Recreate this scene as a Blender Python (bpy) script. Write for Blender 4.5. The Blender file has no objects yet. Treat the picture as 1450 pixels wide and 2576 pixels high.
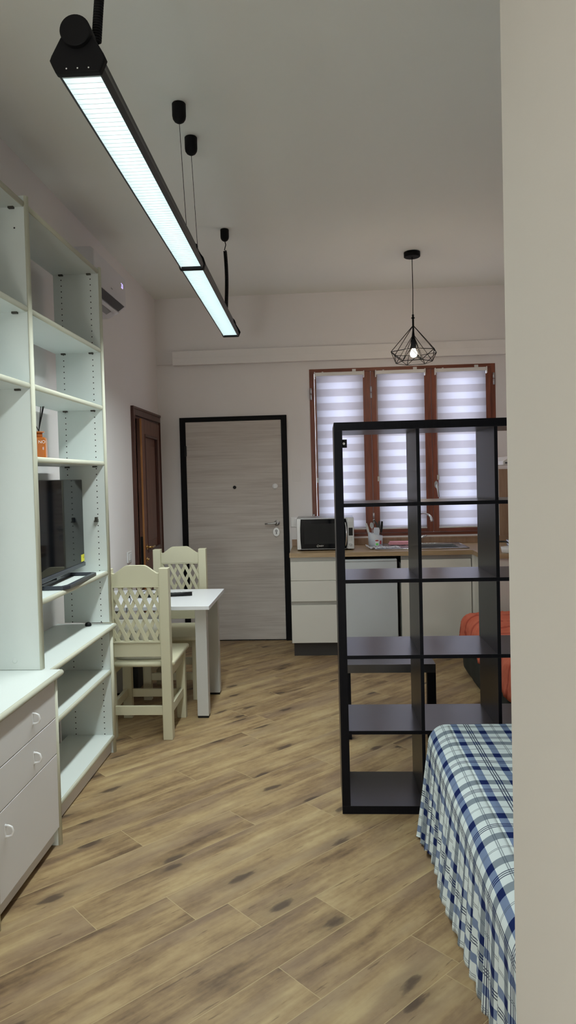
import bpy, bmesh, math, random
from mathutils import Vector, Matrix
random.seed(7)
S = bpy.context.scene
COL = S.collection
PI = math.pi

# ------------------------------------------------------------------ helpers
def box_vf(x0, y0, z0, x1, y1, z1):
    v = [(x0,y0,z0),(x1,y0,z0),(x1,y1,z0),(x0,y1,z0),(x0,y0,z1),(x1,y0,z1),(x1,y1,z1),(x0,y1,z1)]
    f = [(3,2,1,0),(4,5,6,7),(0,1,5,4),(1,2,6,5),(2,3,7,6),(3,0,4,7)]
    return v, f

class MB:
    """collects shapes (world coordinates, or local ones) into one mesh"""
    def __init__(s): s.v = []; s.f = []; s.mi = []; s.m = 0; s.sm = []
    def mat(s, i): s.m = i; return s
    def add(s, v, f, smooth=False):
        b = len(s.v); s.v += [tuple(p) for p in v]
        for q in f: s.f.append([i+b for i in q]); s.mi.append(s.m); s.sm.append(smooth)
        return s
    def box(s, x0, y0, z0, x1, y1, z1): return s.add(*box_vf(x0,y0,z0,x1,y1,z1))
    def prism(s, pts, o, a, b, n, t, smooth=False):
        """polygon pts (2D) in plane o + a*p + b*q, extruded by t along n"""
        o, a, b, n = Vector(o), Vector(a), Vector(b), Vector(n)
        k = len(pts)
        lo = [o + a*p + b*q for p, q in pts]; hi = [p + n*t for p in lo]
        flip = (a.cross(b)).dot(n*t) > 0
        ar = sum(pts[i][0]*pts[(i+1)%k][1]-pts[(i+1)%k][0]*pts[i][1] for i in range(k))
        if ar < 0: flip = not flip
        f = [list(range(k))[::-1] if flip else list(range(k)), [k+i for i in (range(k) if flip else reversed(range(k)))]]
        b0 = len(s.v); s.v += [tuple(p) for p in lo+hi]
        for q in f: s.f.append([i+b0 for i in q]); s.mi.append(s.m); s.sm.append(False)
        for i in range(k):
            j = (i+1) % k
            q = [i, j, k+j, k+i] if flip else [j, i, k+i, k+j]
            s.f.append([x+b0 for x in q]); s.mi.append(s.m); s.sm.append(smooth)
        return s
    def tube(s, pts, r, n=10, closed=False, caps=True):
        pts = [Vector(p) for p in pts]; k = len(pts)
        rs = r if isinstance(r, (list, tuple)) else [r]*k
        rings = []; up = None
        for i in range(k):
            if closed: t = pts[(i+1)%k]-pts[i-1]
            else: t = pts[min(i+1,k-1)]-pts[max(i-1,0)]
            if t.length < 1e-9: t = Vector((0,0,1))
            t.normalize()
            if up is None:
                up = Vector((0,0,1)) if abs(t.z) < .9 else Vector((1,0,0))
            a = t.cross(up)
            if a.length < 1e-6: a = t.cross(Vector((0,1,0)))
            a.normalize(); b = a.cross(t); up = b
            rings.append([pts[i]+(a*math.cos(2*PI*j/n)+b*math.sin(2*PI*j/n))*rs[i] for j in range(n)])
        v = [p for R in rings for p in R]; f = []
        for i in range(k if closed else k-1):
            for j in range(n):
                i2 = (i+1) % k
                f.append((i*n+j, i2*n+j, i2*n+(j+1)%n, i*n+(j+1)%n))
        s.add(v, f, True)
        if caps and not closed:
            b0 = len(s.v)-len(v)
            for q in (list(range(n)), [(k-1)*n+j for j in reversed(range(n))]):
                s.f.append([x+b0 for x in q]); s.mi.append(s.m); s.sm.append(False)
        return s
    def cyl(s, p0, p1, r, n=20, r2=None): return s.tube([p0, p1], [r, r if r2 is None else r2], n)
    def lathe(s, prof, c, n=28, axis='z', smooth=True, a0=0, ex=(1,1)):
        """prof: list of (r, h) around axis through c"""
        c = Vector(c); k = len(prof); v = []
        for r, h in prof:
            for j in range(n):
                a = 2*PI*j/n+a0; x, y = r*math.cos(a)*ex[0], r*math.sin(a)*ex[1]
                v.append(c+{'z': Vector((x,y,h)), 'y': Vector((x,-h,y)), 'x': Vector((h,x,y))}[axis])
        f = []
        for i in range(k-1):
            for j in range(n):
                f.append((i*n+j, i*n+(j+1)%n, (i+1)*n+(j+1)%n, (i+1)*n+j))
        s.add(v, f, smooth)
        b0 = len(s.v)-len(v)
        for q in (list(range(n))[::-1], [(k-1)*n+j for j in range(n)]):
            s.f.append([x+b0 for x in q]); s.mi.append(s.m); s.sm.append(False)
        return s
    def build(s, name, mats, parent=None, bevel=0, seg=2, loc=None, autosmooth=True):
        o0 = Vector(parent['_o']) if (parent is not None and '_o' in parent) else Vector((0,0,0))
        if parent is None and loc is not None: o0 = Vector(loc)
        me = bpy.data.meshes.new(name)
        me.from_pydata([tuple(Vector(p)-o0) for p in s.v], [], s.f)
        if not isinstance(mats, (list, tuple)): mats = [mats]
        for m in mats: me.materials.append(m)
        for p, mi, sm in zip(me.polygons, s.mi, s.sm): p.material_index = mi; p.use_smooth = sm
        me.update()
        o = bpy.data.objects.new(name, me); COL.objects.link(o)
        if parent is not None:
            o.parent = parent
        elif loc is not None: o.location = loc
        o['_o'] = list(o0)
        if bevel:
            b = o.modifiers.new('bevel', 'BEVEL'); b.width = bevel; b.segments = seg; b.limit_method = 'ANGLE'; b.angle_limit = math.radians(50)
        return o

def thing(name, label, cat, loc=(0,0,0), group=None, rz=0):
    o = bpy.data.objects.new(name, None); COL.objects.link(o)
    o.location = loc; o.rotation_euler.z = rz; o.empty_display_size = .1
    o['_o'] = list(loc) if rz == 0 else [0,0,0]
    o['label'] = label; o['category'] = cat
    if group: o['group'] = group
    return o
def tag(o, label, cat, group=None, kind=None):
    o['label'] = label; o['category'] = cat
    if group: o['group'] = group
    if kind: o['kind'] = kind
    return o
def struct(o, label=None, cat=None):
    o['kind'] = 'structure'
    if label: o['label'] = label
    if cat: o['category'] = cat
    return o
def clip(poly, f):
    """keep part where f(p) >= 0, f linear"""
    out = []
    for i in range(len(poly)):
        a, b = poly[i], poly[(i+1)%len(poly)]; fa, fb = f(a), f(b)
        if fa >= 0: out.append(a)
        if fa*fb < 0:
            t = fa/(fa-fb); out.append(tuple(a[k]+(b[k]-a[k])*t for k in range(2)))
    return out
def cliprect(poly, x0, y0, x1, y1):
    for f in (lambda p: p[0]-x0, lambda p: x1-p[0], lambda p: p[1]-y0, lambda p: y1-p[1]):
        if len(poly) < 3: return []
        poly = clip(poly, f)
    return poly if len(poly) >= 3 else []
def text_mesh(txt, size, shear=0, depth=0):
    c = bpy.data.curves.new('t', 'FONT'); c.body = txt; c.size = size; c.shear = shear; c.extrude = depth
    o = bpy.data.objects.new('t', c); COL.objects.link(o)
    bpy.context.view_layer.update()
    me = bpy.data.meshes.new_from_object(o.evaluated_get(bpy.context.evaluated_depsgraph_get()))
    v = [tuple(p.co) for p in me.vertices]; f = [tuple(p.vertices) for p in me.polygons]
    bpy.data.objects.remove(o); bpy.data.curves.remove(c); bpy.data.meshes.remove(me)
    return v, f
def add_text(mb, txt, size, o, a, b, shear=0):
    v, f = text_mesh(txt, size, shear); o, a, b = Vector(o), Vector(a), Vector(b)
    mb.add([o+a*p[0]+b*p[1] for p in v], f); return mb

# ------------------------------------------------------------------ materials
def new_mat(name):
    m = bpy.data.materials.new(name); m.use_nodes = True
    nt = m.node_tree; nt.nodes.clear()
    out = nt.nodes.new('ShaderNodeOutputMaterial')
    return m, nt, out
def N(nt, t, **kw):
    n = nt.nodes.new(t)
    for k, v in kw.items():
        if k in n.inputs.keys() if isinstance(k, str) else False: pass
        setattr(n, k, v)
    return n
def L(nt, a, b): nt.links.new(a, b)
def math_(nt, op, a, b=None, c=None):
    n = nt.nodes.new('ShaderNodeMath'); n.operation = op
    for i, x in enumerate((a, b, c)):
        if x is None: continue
        if isinstance(x, (int, float)): n.inputs[i].default_value = x
        else: nt.links.new(x, n.inputs[i])
    return n.outputs[0]
def mixc(nt, fac, a, b):
    n = nt.nodes.new('ShaderNodeMix'); n.data_type = 'RGBA'
    for i, x in ((0, fac), (6, a), (7, b)):
        if isinstance(x, (int, float)): n.inputs[i].default_value = x
        elif isinstance(x, (tuple, list)): n.inputs[i].default_value = (*x[:3], 1)
        else: nt.links.new(x, n.inputs[i])
    return n.outputs[2]
def noise(nt, vec, scale, detail=3, rough=.5):
    n = nt.nodes.new('ShaderNodeTexNoise'); n.inputs['Scale'].default_value = scale
    n.inputs['Detail'].default_value = detail; n.inputs['Roughness'].default_value = rough
    if vec is not None: nt.links.new(vec, n.inputs['Vector'])
    return n.outputs['Fac']
def ramp(nt, fac, stops):
    n = nt.nodes.new('ShaderNodeValToRGB'); cr = n.color_ramp
    while len(cr.elements) < len(stops): cr.elements.new(.5)
    for e, (p, c) in zip(cr.elements, stops):
        e.position = p; e.color = (*c, 1) if isinstance(c, (tuple, list)) else (c, c, c, 1)
    nt.links.new(fac, n.inputs[0]); return n.outputs[0]
def principled(nt, out, color, rough=.5, metal=0, spec=.5, bump=None, bstr=.1, bdist=.002, **kw):
    p = nt.nodes.new('ShaderNodeBsdfPrincipled')
    for k, x in (('Base Color', color), ('Roughness', rough), ('Metallic', metal), ('Specular IOR Level', spec)):
        if isinstance(x, (int, float)): p.inputs[k].default_value = x
        elif isinstance(x, (tuple, list)): p.inputs[k].default_value = (*x[:3], 1)
        else: nt.links.new(x, p.inputs[k])
    for k, x in kw.items(): p.inputs[k.replace('_', ' ')].default_value = x
    if bump is not None:
        b = nt.nodes.new('ShaderNodeBump'); b.inputs['Strength'].default_value = bstr; b.inputs['Distance'].default_value = bdist
        nt.links.new(bump, b.inputs['Height']); nt.links.new(b.outputs[0], p.inputs['Normal'])
    nt.links.new(p.outputs[0], out.inputs[0]); return p
def objvec(nt, scale=(1,1,1), geo=True):
    t = nt.nodes.new('ShaderNodeTexCoord'); m = nt.nodes.new('ShaderNodeMapping')
    m.inputs['Scale'].default_value = scale
    nt.links.new(t.outputs['Object'], m.inputs[0]); return m.outputs[0]
def srgb(r, g, b):
    f = lambda c: (c/255/12.92) if c/255 <= .04045 else ((c/255+.055)/1.055)**2.4
    return (f(r), f(g), f(b))
def simple(name, color, rough=.5, metal=0, spec=.5, var=.04, vscale=8, bstr=0, bscale=60, **kw):
    m, nt, out = new_mat(name)
    v = objvec(nt)
    n = noise(nt, v, vscale, 3)
    c = mixc(nt, n, tuple(x*(1-var) for x in color), tuple(min(1, x*(1+var)) for x in color))
    bump = noise(nt, v, bscale, 3) if bstr else None
    principled(nt, out, c, rough, metal, spec, bump, bstr, **kw)
    return m
def wood(name, c1, c2, rough=.4, axis='z', scale=1, cross=22, spec=.5, bstr=.05, **kw):
    m, nt, out = new_mat(name)
    sc = {'z': (cross, cross, 1.3), 'x': (1.3, cross, cross), 'y': (cross, 1.3, cross)}[axis]
    v = objvec(nt, tuple(s*scale for s in sc))
    n = noise(nt, v, 1.6, 5, .6); n2 = noise(nt, v, 5, 3, .6)
    f = math_(nt, 'ADD', math_(nt, 'MULTIPLY', n, .7), math_(nt, 'MULTIPLY', n2, .3))
    c = ramp(nt, f, [(.32, c1), (.68, c2)])
    principled(nt, out, c, rough, 0, spec, n2, bstr, .001, **kw)
    return m
def emit(name, color, strength):
    m, nt, out = new_mat(name); e = nt.nodes.new('ShaderNodeEmission')
    e.inputs[0].default_value = (*color, 1); e.inputs[1].default_value = strength
    nt.links.new(e.outputs[0], out.inputs[0]); return m

M = {}
M['wall'] = simple('wall paint', (.83,.795,.79), .9, spec=.2, var=.02, vscale=1.5, bstr=.08, bscale=220)
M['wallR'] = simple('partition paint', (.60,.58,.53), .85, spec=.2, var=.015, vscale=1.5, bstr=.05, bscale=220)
M['ceil'] = simple('ceiling paint', (.87,.88,.845), .95, spec=.1, var=.02, vscale=1.2, bstr=.05, bscale=200)
M['trim'] = simple('painted trim', (.83,.80,.79), .8, spec=.25, var=.02)
M['panel'] = simple('white melamine', (.745,.80,.775), .45, spec=.4, var=.012, bstr=.03, bscale=400)
M['edge'] = simple('cream edging', (.64,.64,.52), .5, spec=.4, var=.02)
M['frontpanel'] = simple('white drawer front', (.77,.75,.745), .5, spec=.4, var=.012, bstr=.03, bscale=400)
M['dark'] = simple('dark gap', (.015,.015,.015), .6)
M['clip'] = simple('dark plastic clip', (.05,.045,.035), .5)
M['cream'] = simple('cream painted wood', (.62,.59,.43), .45, spec=.4, var=.04, vscale=5, bstr=.03, bscale=90)
M['tablewhite'] = simple('white laminate table', (.74,.75,.78), .35, spec=.5, var=.01)
M['tableleg'] = simple('grey white table leg', (.60,.605,.595), .5, var=.01)
M['blackm'] = simple('matt black metal', (.005,.005,.006), .6, spec=.15, var=.1)
M['blackp'] = simple('black plastic', (.009,.009,.010), .45, spec=.25, var=.1)
M['lampgrey'] = simple('dark grey lacquer', (.022,.024,.03), .45, spec=.3, var=.05)
M['chrome'] = simple('chrome', (.75,.76,.78), .12, metal=1, var=.02)
M['steel'] = simple('brushed steel', (.55,.56,.57), .28, metal=1, var=.05, vscale=40)
M['alu'] = simple('satin aluminium', (.50,.51,.52), .4, metal=.9, var=.03)
M['brass'] = simple('brass', (.75,.55,.25), .25, metal=1)
M['whitep'] = simple('white plastic', (.82,.82,.83), .35, var=.01)
M['blindrail'] = simple('white blind rail', (.76,.75,.74), .4, var=.01)
M['ac'] = simple('air conditioner plastic', (.70,.68,.71), .4, var=.01)
M['acdark'] = simple('air conditioner slot', (.045,.045,.055), .4)
M['acgrey'] = simple('grey flap', (.30,.30,.32), .4)
M['kwhite'] = simple('kitchen front cream white', (.68,.665,.615), .55, spec=.35, var=.01)
M['fridge'] = simple('fridge door white', (.56,.60,.635), .35, var=.02, bstr=.1, bscale=500)
M['plinth'] = simple('dark plinth', (.035,.032,.030), .6)
M['channel'] = simple('handle channel aluminium', (.33,.33,.31), .4, metal=.6)
M['countertop'] = wood('oak worktop', srgb(146,120,88), srgb(188,164,130), .4, 'x')
M['splash'] = wood('wood backsplash', srgb(140,108,84), srgb(172,142,116), .45, 'z', cross=12)
M['mahog'] = wood('reddish window wood', srgb(98,50,36), srgb(146,82,58), .4, 'z', cross=14, spec=.5)
M['mahogx'] = wood('reddish window wood rails', srgb(98,50,36), srgb(146,82,58), .4, 'x', cross=14, spec=.5)
M['walnut'] = wood('brown door wood', srgb(88,54,42), srgb(128,84,68), .45, 'z', cross=12)
M['walnutd'] = wood('dark door casing wood', srgb(68,36,28), srgb(98,60,50), .4, 'z', cross=12)
M['lipwood'] = wood('lamplit pale door edge wood', srgb(150,96,50), srgb(190,130,74), .5, 'z', cross=12)  # raw wood edge, with lamplight painted in as a brighter orange
M['kall'] = wood('black brown veneer', (.006,.005,.007), (.012,.011,.014), .30, 'x', cross=60, spec=1.0, bstr=.05, IOR=1.75)
M['kalls'] = wood('black brown veneer sides', (.006,.005,.007), (.012,.011,.014), .33, 'z', cross=60, spec=.5, bstr=.05)
M['kallf'] = wood('black brown veneer fronts', (.004,.004,.006), (.007,.007,.010), .5, 'z', cross=60, spec=.12)
M['tv'] = simple('tv screen', (.003,.004,.006), .05, spec=.13, var=.02)
M['tvb'] = simple('tv bezel', (.03,.033,.04), .3)
M['tvstand'] = simple('tv stand grey', (.045,.05,.065), .35)
M['yellow'] = simple('yellow sticker', (.85,.80,.04), .5, var=.15, vscale=90)
M['black_ink'] = simple('black ink', (.01,.01,.01), .7)
M['white_ink'] = simple('white print', (.85,.83,.78), .6)
M['reed'] = simple('black reed', (.01,.008,.007), .7)
M['bag'] = simple('off white canvas', (.70,.69,.62), .9, var=.06, vscale=30, bstr=.15, bscale=300)
M['bagband'] = simple('grey bag band', (.47,.46,.50), .6, var=.1, vscale=40)
M['navybox'] = simple('dark grey blue box', (.045,.05,.06), .6)
M['throw'] = None
M['daybase'] = simple('dark green black fabric', (.014,.017,.012), .9, var=.2, vscale=30, bstr=.2, bscale=200)
M['pink'] = simple('pink cloth', (.82,.40,.47), .9, var=.1, vscale=60)
M['holder'] = simple('pale plastic holder', (.62,.66,.74), .4, var=.02)
M['green'] = simple('green sticker', (.15,.75,.15), .5)
M['redink'] = simple('red print', (.45,.04,.05), .5)
M['grey_ink'] = simple('grey print', (.22,.21,.20), .5)
M['mattress'] = simple('mattress ticking', (.75,.75,.72), .9)
M['bulb'] = emit('glowing bulb', (1,.86,.62), 14)
M['acled'] = emit('cooling display', (.55,.45,1), 1.6)
M['diffuser'] = emit('lamp tube glow', (.86,.99,1.0), 3.4)
M['louvre'] = simple('louvre blades', (.80,.87,.88), .35, spec=.5, var=.01)
M['stickgrey'] = simple('faint wall plate', (.80,.77,.76), .7, var=.01)

def amber():
    m, nt, out = new_mat('amber glass')
    principled(nt, out, (.72,.20,.03), .08, 0, .6, Transmission_Weight=.35)
    return m
M['amber'] = amber()
def pegged():
    m, nt, out = new_mat('white melamine drilled with peg holes')
    tc = nt.nodes.new('ShaderNodeTexCoord'); sp = nt.nodes.new('ShaderNodeSeparateXYZ'); ge = nt.nodes.new('ShaderNodeNewGeometry')
    L(nt, ge.outputs['Position'], sp.inputs[0])
    x, z = sp.outputs[0], sp.outputs[2]
    dz = math_(nt, 'MULTIPLY', math_(nt, 'SUBTRACT', math_(nt, 'FRACT', math_(nt, 'DIVIDE', math_(nt, 'ADD', z, .004), .0328)), .5), .0328)
    def col(x0):
        dx = math_(nt, 'SUBTRACT', x, x0)
        return math_(nt, 'LESS_THAN', math_(nt, 'SQRT', math_(nt, 'ADD', math_(nt, 'MULTIPLY', dx, dx), math_(nt, 'MULTIPLY', dz, dz))), .0034)
    h = math_(nt, 'MAXIMUM', col(-1.300), col(-1.470))
    n = noise(nt, tc.outputs['Object'], 8, 3)
    c = mixc(nt, n, (.74,.79,.765), (.755,.805,.78)); c = mixc(nt, h, c, (.02,.02,.02))
    principled(nt, out, c, .45, 0, .4); return m
M['pegged'] = pegged()
def glass():
    m, nt, out = new_mat('window glass')
    t = nt.nodes.new('ShaderNodeBsdfTransparent'); g = nt.nodes.new('ShaderNodeBsdfGlossy'); g.inputs['Roughness'].default_value = .02
    x = nt.nodes.new('ShaderNodeMixShader'); x.inputs[0].default_value = .06
    L(nt, t.outputs[0], x.inputs[1]); L(nt, g.outputs[0], x.inputs[2]); L(nt, x.outputs[0], out.inputs[0]); return m
M['glass'] = glass()
def film():
    m, nt, out = new_mat('clear plastic wrapping')
    v = objvec(nt); n = noise(nt, v, 40, 4)
    t = nt.nodes.new('ShaderNodeBsdfTransparent')
    p = nt.nodes.new('ShaderNodeBsdfPrincipled'); p.inputs['Base Color'].default_value = (.8,.82,.88,1); p.inputs['Roughness'].default_value = .1
    x = nt.nodes.new('ShaderNodeMixShader'); L(nt, ramp(nt, n, [(.4,.25),(.6,.75)]), x.inputs[0])
    L(nt, t.outputs[0], x.inputs[1]); L(nt, p.outputs[0], x.inputs[2]); L(nt, x.outputs[0], out.inputs[0]); return m
M['film'] = film()
def entry_laminate():
    m, nt, out = new_mat('entry door laminate')
    v = objvec(nt, (1.2, 1, 45)); v2 = objvec(nt, (.8, 1, 7))
    n = noise(nt, v, 1.5, 6, .65); n2 = noise(nt, v2, 1.5, 3, .5)
    f = math_(nt, 'ADD', math_(nt, 'MULTIPLY', n, .6), math_(nt, 'MULTIPLY', n2, .4))
    c = ramp(nt, f, [(.32, srgb(176,166,160)), (.5, srgb(200,192,186)), (.68, srgb(214,209,203))])
    principled(nt, out, c, .55, 0, .3, n, .08, .001); return m
M['laminate'] = entry_laminate()
def blind():
    m, nt, out = new_mat('zebra blind fabric')
    tc = nt.nodes.new('ShaderNodeTexCoord'); sp = nt.nodes.new('ShaderNodeSeparateXYZ'); L(nt, tc.outputs['UV'], sp.inputs[0])
    fr = math_(nt, 'FRACT', math_(nt, 'DIVIDE', sp.outputs[1], .131))
    band = math_(nt, 'LESS_THAN', fr, .54)
    c = mixc(nt, band, (.86,.865,.93), (.725,.71,.75))
    d = nt.nodes.new('ShaderNodeBsdfDiffuse'); L(nt, c, d.inputs[0])
    t = nt.nodes.new('ShaderNodeBsdfTranslucent'); L(nt, c, t.inputs[0])
    x = nt.nodes.new('ShaderNodeMixShader'); x.inputs[0].default_value = .5
    L(nt, d.outputs[0], x.inputs[1]); L(nt, t.outputs[0], x.inputs[2]); L(nt, x.outputs[0], out.inputs[0]); return m
M['blind'] = blind()
def throw():
    m, nt, out = new_mat('orange throw')
    v = objvec(nt, (1, 1, 1)); n = noise(nt, v, 14, 4)
    sp = nt.nodes.new('ShaderNodeSeparateXYZ'); L(nt, v, sp.inputs[0])
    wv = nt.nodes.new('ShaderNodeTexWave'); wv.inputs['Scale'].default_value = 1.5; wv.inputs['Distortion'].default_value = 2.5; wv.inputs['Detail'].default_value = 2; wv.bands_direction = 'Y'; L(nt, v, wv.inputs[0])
    c = mixc(nt, n, srgb(192,88,62), srgb(218,126,102)); c = mixc(nt, ramp(nt, wv.outputs['Fac'], [(0.0, .7), (.10, 0.0)]), c, srgb(158,64,50))  # dark wave lines paint the shade of the pleats into the orange
    principled(nt, out, c, .9, 0, .2, noise(nt, v, 160, 3), .3, .002); return m
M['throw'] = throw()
def floor_mat():
    m, nt, out = new_mat('wood plank tiles')
    uv = nt.nodes.new('ShaderNodeUVMap'); uv.uv_map = 'plank'
    idn = nt.nodes.new('ShaderNodeUVMap'); idn.uv_map = 'pid'
    su = nt.nodes.new('ShaderNodeSeparateXYZ'); L(nt, uv.outputs[0], su.inputs[0])
    si = nt.nodes.new('ShaderNodeSeparateXYZ'); L(nt, idn.outputs[0], si.inputs[0])
    u, v = su.outputs[0], su.outputs[1]; r1, r2 = si.outputs[0], si.outputs[1]
    cb = nt.nodes.new('ShaderNodeCombineXYZ')
    L(nt, math_(nt, 'ADD', u, math_(nt, 'MULTIPLY', r1, 37)), cb.inputs[0]); L(nt, v, cb.inputs[1]); L(nt, math_(nt, 'MULTIPLY', r2, 19), cb.inputs[2])
    def mp(sx, sy, sz=1):
        q = nt.nodes.new('ShaderNodeMapping'); q.inputs['Scale'].default_value = (sx, sy, sz); L(nt, cb.outputs[0], q.inputs[0]); return q.outputs[0]
    broad = noise(nt, mp(1.0, 8), 1, 4, .55)
    mid = noise(nt, mp(3.2, 26), 1, 4, .6)
    fine = noise(nt, mp(9, 75), 1, 3, .6)
    patch = noise(nt, mp(4.5, 9), 1, 4, .6)
    mott = noise(nt, mp(38, 52), 1, 3, .6)
    f = math_(nt, 'ADD', math_(nt, 'MULTIPLY', broad, .36), math_(nt, 'ADD', math_(nt, 'MULTIPLY', mid, .26), math_(nt, 'MULTIPLY', patch, .24)))
    f = math_(nt, 'ADD', f, math_(nt, 'ADD', math_(nt, 'MULTIPLY', fine, .07), math_(nt, 'MULTIPLY', mott, .07)))
    f = math_(nt, 'ADD', f, math_(nt, 'MULTIPLY', math_(nt, 'SUBTRACT', r2, .5), .06))
    c = ramp(nt, f, [(.37, srgb(96,75,55)), (.45, srgb(138,113,82)), (.52, srgb(164,139,101)), (.62, srgb(184,162,121))])
    mau = noise(nt, mp(1.3, 5.5), 1.3, 3, .5)
    c = mixc(nt, ramp(nt, mau, [(.48, 0.0), (.66, .5)]), c, srgb(134,112,94))
    # small dark dashes
    dash = noise(nt, mp(6, 48), 1.3, 3, .6)
    c = mixc(nt, ramp(nt, dash, [(.64, 0.0), (.72, .6)]), c, srgb(92,70,52))
    # knots
    vo = nt.nodes.new('ShaderNodeTexVoronoi'); vo.inputs['Scale'].default_value = 1; vo.inputs['Randomness'].default_value = 1; vo.voronoi_dimensions = '2D'
    L(nt, mp(1.25, 3.4), vo.inputs['Vector'])
    kd = math_(nt, 'ADD', vo.outputs['Distance'], math_(nt, 'MULTIPLY', math_(nt, 'SUBTRACT', noise(nt, mp(11, 34), 1, 4), .5), .17))
    c = mixc(nt, ramp(nt, kd, [(.03, .9), (.055, .7), (.075, .25), (.20, 0.0)]), c, srgb(78,62,50))
    # joints
    du = math_(nt, 'MINIMUM', u, math_(nt, 'SUBTRACT', 1.2, u)); dv = math_(nt, 'MINIMUM', v, math_(nt, 'SUBTRACT', .1945, v))
    j = math_(nt, 'LESS_THAN', math_(nt, 'MINIMUM', du, dv), .0011)
    c = mixc(nt, j, c, srgb(184,164,124))
    rg = math_(nt, 'ADD', .42, math_(nt, 'MULTIPLY', fine, .2))
    bump = math_(nt, 'SUBTRACT', math_(nt, 'ADD', math_(nt, 'MULTIPLY', fine, .6), math_(nt, 'MULTIPLY', mid, .4)), math_(nt, 'MULTIPLY', j, 1.0))
    principled(nt, out, c, rg, 0, .35, bump, .12, .001); return m
M['floor'] = floor_mat()
def plaid():
    m, nt, out = new_mat('blue plaid cotton')
    uv = nt.nodes.new('ShaderNodeUVMap'); uv.uv_map = 'cloth'
    s = nt.nodes.new('ShaderNodeSeparateXYZ'); L(nt, uv.outputs[0], s.inputs[0])
    def stripes(x, P, w):
        t = math_(nt, 'FRACT', math_(nt, 'DIVIDE', x, 2*P)); t = math_(nt, 'MULTIPLY', t, 2*P)   # 0..2P
        def near(c, h): return math_(nt, 'LESS_THAN', math_(nt, 'ABSOLUTE', math_(nt, 'SUBTRACT', t, c)), h)
        broad = math_(nt, 'MAXIMUM', near(P*.5, w/2), near(P*1.5, w/2))
        tri = math_(nt, 'MAXIMUM', near(P-.009, .0021), math_(nt, 'MAXIMUM', near(P, .0021), near(P+.009, .0021)))
        dbl = math_(nt, 'MAXIMUM', near(.003, .0016), near(2*P-.003, .0016))
        return broad, tri, dbl
    b1, t1, d1 = stripes(s.outputs[0], .104, .028)
    b2, t2, d2 = stripes(s.outputs[1], .123, .035)
    base = srgb(214,226,228); grey = srgb(118,136,168); grey2 = srgb(132,144,154); navy = srgb(20,36,88)
    c = mixc(nt, b1, base, grey)
    c = mixc(nt, b2, c, grey2)
    c = mixc(nt, math_(nt, 'MULTIPLY', b1, b2), c, navy)
    thin = math_(nt, 'MAXIMUM', t1, t2)
    c = mixc(nt, math_(nt, 'MULTIPLY', thin, .9), c, srgb(36,46,80))
    anyb = math_(nt, 'MAXIMUM', b1, b2)
    c = mixc(nt, math_(nt, 'MULTIPLY', math_(nt, 'MAXIMUM', d1, d2), .65), c, srgb(86,98,112))
    c = mixc(nt, math_(nt, 'MULTIPLY', thin, anyb), c, navy)
    nz = noise(nt, uv.outputs[0], 30, 3)
    p = principled(nt, out, c, .9, 0, .15, nz, .15, .003)
    return m
M['plaid'] = plaid()

# ------------------------------------------------------------------ measured frame (metres)
XL, XR, YB, YN, ZC = -1.577, 1.95, 6.861, -2.0, 3.3165
T = .15   # wall thickness

def wall_y(mb, y, th, x0, x1, z0, z1, holes):
    """wall in plane y..y+th with rectangular holes (hx0,hx1,hz0,hz1), sorted, not overlapping in x"""
    cx = x0
    for a, b, c, d in sorted(holes):
        if a > cx: mb.box(cx, y, z0, a, y+th, z1)
        if c > z0: mb.box(a, y, z0, b, y+th, c)
        if d < z1: mb.box(a, y, d, b, y+th, z1)
        cx = b
    if cx < x1: mb.box(cx, y, z0, x1, y+th, z1)
def wall_x(mb, x, th, y0, y1, z0, z1, holes):
    cy = y0
    for a, b, c, d in sorted(holes):
        if a > cy: mb.box(x, cy, z0, x+th, a, z1)
        if c > z0: mb.box(x, a, z0, x+th, b, c)
        if d < z1: mb.box(x, a, d, x+th, b, z1)
        cy = b
    if cy < y1: mb.box(x, cy, z0, x+th, y1, z1)

W0, W1, WZ0, WZ1 = -.106, 1.643, .992, 2.597         # window opening
D0, D1, DZ = -1.369, -.333, 2.172                     # entry door opening
WD0, WD1, WDZ = 5.93, 6.85, 2.13                      # wooden door opening (left wall)
b = MB(); wall_y(b, YB, T, XL-T, XR+T, 0, ZC, [(D0, D1, 0, DZ), (W0, W1, WZ0, WZ1)]); struct(b.build('wall_back', M['wall']), 'off-white painted back wall with entry door and window', 'wall')
b = MB(); wall_x(b, XL-T, T, YN, YB, 0, ZC, [(WD0, WD1, 0, WDZ)]); struct(b.build('wall_left', M['wall']), 'off-white painted left wall behind the white shelving', 'wall')
b = MB().box(XR, 1.0, 0, XR+T, YB, ZC); struct(b.build('wall_right', M['wall']), 'off-white painted right wall beside bed and daybed', 'wall')
b = MB().box(.253, YN, 0, XR+T, 1.0, ZC); struct(b.build('wall_front_right', M['wallR'], bevel=.004), 'beige painted wall corner filling right edge of view', 'wall')
b = MB().box(XL-T, YN-T, 0, XR+T, YN, ZC); struct(b.build('wall_near', M['wall']), 'painted wall behind the viewpoint', 'wall')
b = MB().box(XL-T, YN-T, ZC, XR+T, YB+T, ZC+.15); struct(b.build('ceiling', M['ceil']), 'plain pale painted ceiling', 'ceiling')
# closed void behind the doors
b = MB().box(XL-T-.03, WD0-.1, 0, XL-T-.001, WD1+.1, WDZ+.1); struct(b.build('wall_passage', M['wall']))
b = MB().box(D0-.1, YB+T+.001, 0, D1+.1, YB+T+.03, DZ+.1); struct(b.build('wall_landing', M['dark']))

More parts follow.
